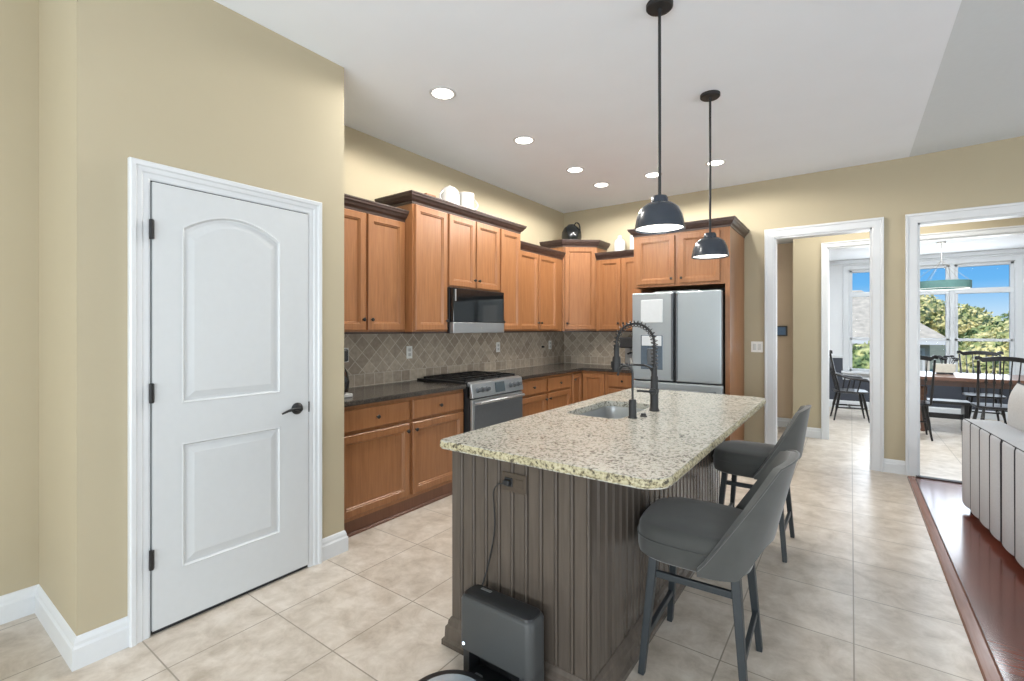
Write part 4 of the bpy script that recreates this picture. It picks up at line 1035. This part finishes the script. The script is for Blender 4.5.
# ring chandelier
ch = thing('ring_chandelier', (1.03, 8.9, 2.62), 'teal ring chandelier hung on thin wires above the dining table', 'chandelier')
cx_, cy_, zr = 1.03, 8.9, 1.965
m = MB(); m.lathe([(.31, 0), (.31, .10), (.295, .10), (.295, 0), (.31, 0)], (cx_, cy_, zr), 48, cap=False); m.build('ring_shade', TEAL, ch, smooth=True)
m = MB(); m.lathe([(.292, .005), (.292, .015), (.275, .015), (.275, .005), (.292, .005)], (cx_, cy_, zr - .01), 48, cap=False); m.build('light_ring', SOFTGLOW, ch, smooth=True)
for k in range(6):
    a = 2 * PI * k / 6; m = MB(); m.tube([(cx_ + .30 * math.cos(a), cy_ + .30 * math.sin(a), zr + .1), (cx_, cy_, 2.36)], .0022, 5); m.build('wire', THRESH, ch)
m = MB(); m.tube([(cx_, cy_, 2.36), (cx_, cy_, 2.62)], .005, 6); m.lathe([(.05, 0), (.05, -.02), (.01, -.025)], (cx_, cy_, 2.62), 20); m.build('stem', THRESH, ch)

# ------------------------------------------------------------------ outdoors beyond the windows
m = MB(); m.box(-40, 60, 10.7, 120, -1.5, -1.35); struct(m.build('ground', DIRT))
hs = thing('neighbor_house', (-1.0, 27, -1.35), 'neighbouring house with tan shingle roof beyond the dining windows', 'house')
m = MB(); m.box(-6, 2.5, 24.5, 33, -1.35, 1.0); m.build('wall', SIDING, hs)
m = MB(); m.loft([[(-6.8, 23.9, .95), (3.1, 23.9, .95), (3.1, 33.6, .95), (-6.8, 33.6, .95)], [(-4.5, 28.7, 3.3), (.4, 28.7, 3.3), (.4, 28.9, 3.3), (-4.5, 28.9, 3.3)]]); m.build('roof', ROOF, hs)
m = MB(); m.box(-6.8, 3.1, 23.85, 23.95, .80, .97); m.build('gutter', WHITE, hs)
for x in (.75, 1.6):
    m = MB(); m.box(x, x + .75, 24.44, 24.5, -.7, .65); w = m.build('window', WHITE, hs)
    m = MB(); m.box(x + .08, x + .67, 24.42, 24.45, -.6, .55); m.build('pane', WINB, w)
def foliage(name, loc, blobs, n, size, mat, label, cat, trunk=None, group=None):
    t = thing(name, loc, label, cat, group)
    m = MB()
    for _ in range(n):
        c, r = random.choice(blobs); v = Vector((random.gauss(0, 1), random.gauss(0, 1), random.gauss(0, 1))).normalized() * random.uniform(.72, 1.0)
        p = Vector((c[0] + v.x * r[0], c[1] + v.y * r[1], c[2] + v.z * r[2]))
        a = Vector((random.gauss(0, 1), random.gauss(0, 1), random.gauss(0, 1))).normalized(); b = a.orthogonal().normalized(); s = size * random.uniform(.6, 1.3)
        m.face([p + a * s, p + b * s * .6, p - a * s, p - b * s * .6])
    for c, r in blobs: m.sphere(c, .86, 12, r)
    m.build('foliage', mat, t, world=False, keep=True)
    if trunk:
        mm = MB(); mm.tube([(0, 0, 0), (.05, 0, trunk * .5), (0, .05, trunk)], [.2, .15, .1], 10); mm.build('trunk', BARK, t, world=False, smooth=True)
    return t
foliage('autumn_tree', (4.6, 21, -1.35), [((.1, 0, 2.1), (1.4, 1.3, 1.15)), ((-.9, -.2, 1.5), (1.1, 1.1, 1.2)), ((1.1, .1, 1.9), (1.2, 1.1, 1.25)), ((.2, -.5, 1.1), (1.5, 1.0, 1.1))], 11000, .075, LEAF1, 'yellow-green autumn tree filling the right-hand dining window', 'tree', 2.6)
foliage('shade_tree', (6.3, 26, -1.35), [((0, 0, 2.3), (2.2, 2, 1.45)), ((1.6, .3, 2.0), (1.8, 1.6, 1.5)), ((-1.3, 0, 1.7), (1.6, 1.5, 1.4))], 7000, .11, LEAF2, 'green tree farther back, right of the autumn tree', 'tree', 3)
foliage('shade_tree', (3.0, 37, -1.35), [((-.4, 0, 3.7), (2.2, 2, 1.3)), ((-1.8, 0, 3.6), (1.5, 1.6, .95)), ((1.8, 0, 3.0), (2, 1.6, 1.2))], 7000, .12, LEAF1, 'tree rising behind the roof of the neighbouring house', 'tree', 4)
foliage('flowering_shrub', (0.45, 17.4, -1.35), [((0, 0, 1.35), (.85, .7, 1.05)), ((-.6, 0, 1.0), (.7, .6, 1.0)), ((.5, .1, .8), (.6, .6, .9))], 4200, .06, LEAF2, 'leafy shrub below the house roof in the left-hand window', 'shrub', .5)
foliage('flowering_shrub', (3.6, 16.5, -1.35), [((0, 0, .9), (.9, .7, 1.1)), ((-.7, 0, .7), (.6, .6, .8)), ((.8, .1, .8), (.9, .7, 1.0))], 2600, .07, LEAF2, 'dark green shrub beneath the autumn tree in the right-hand window', 'shrub', .5)
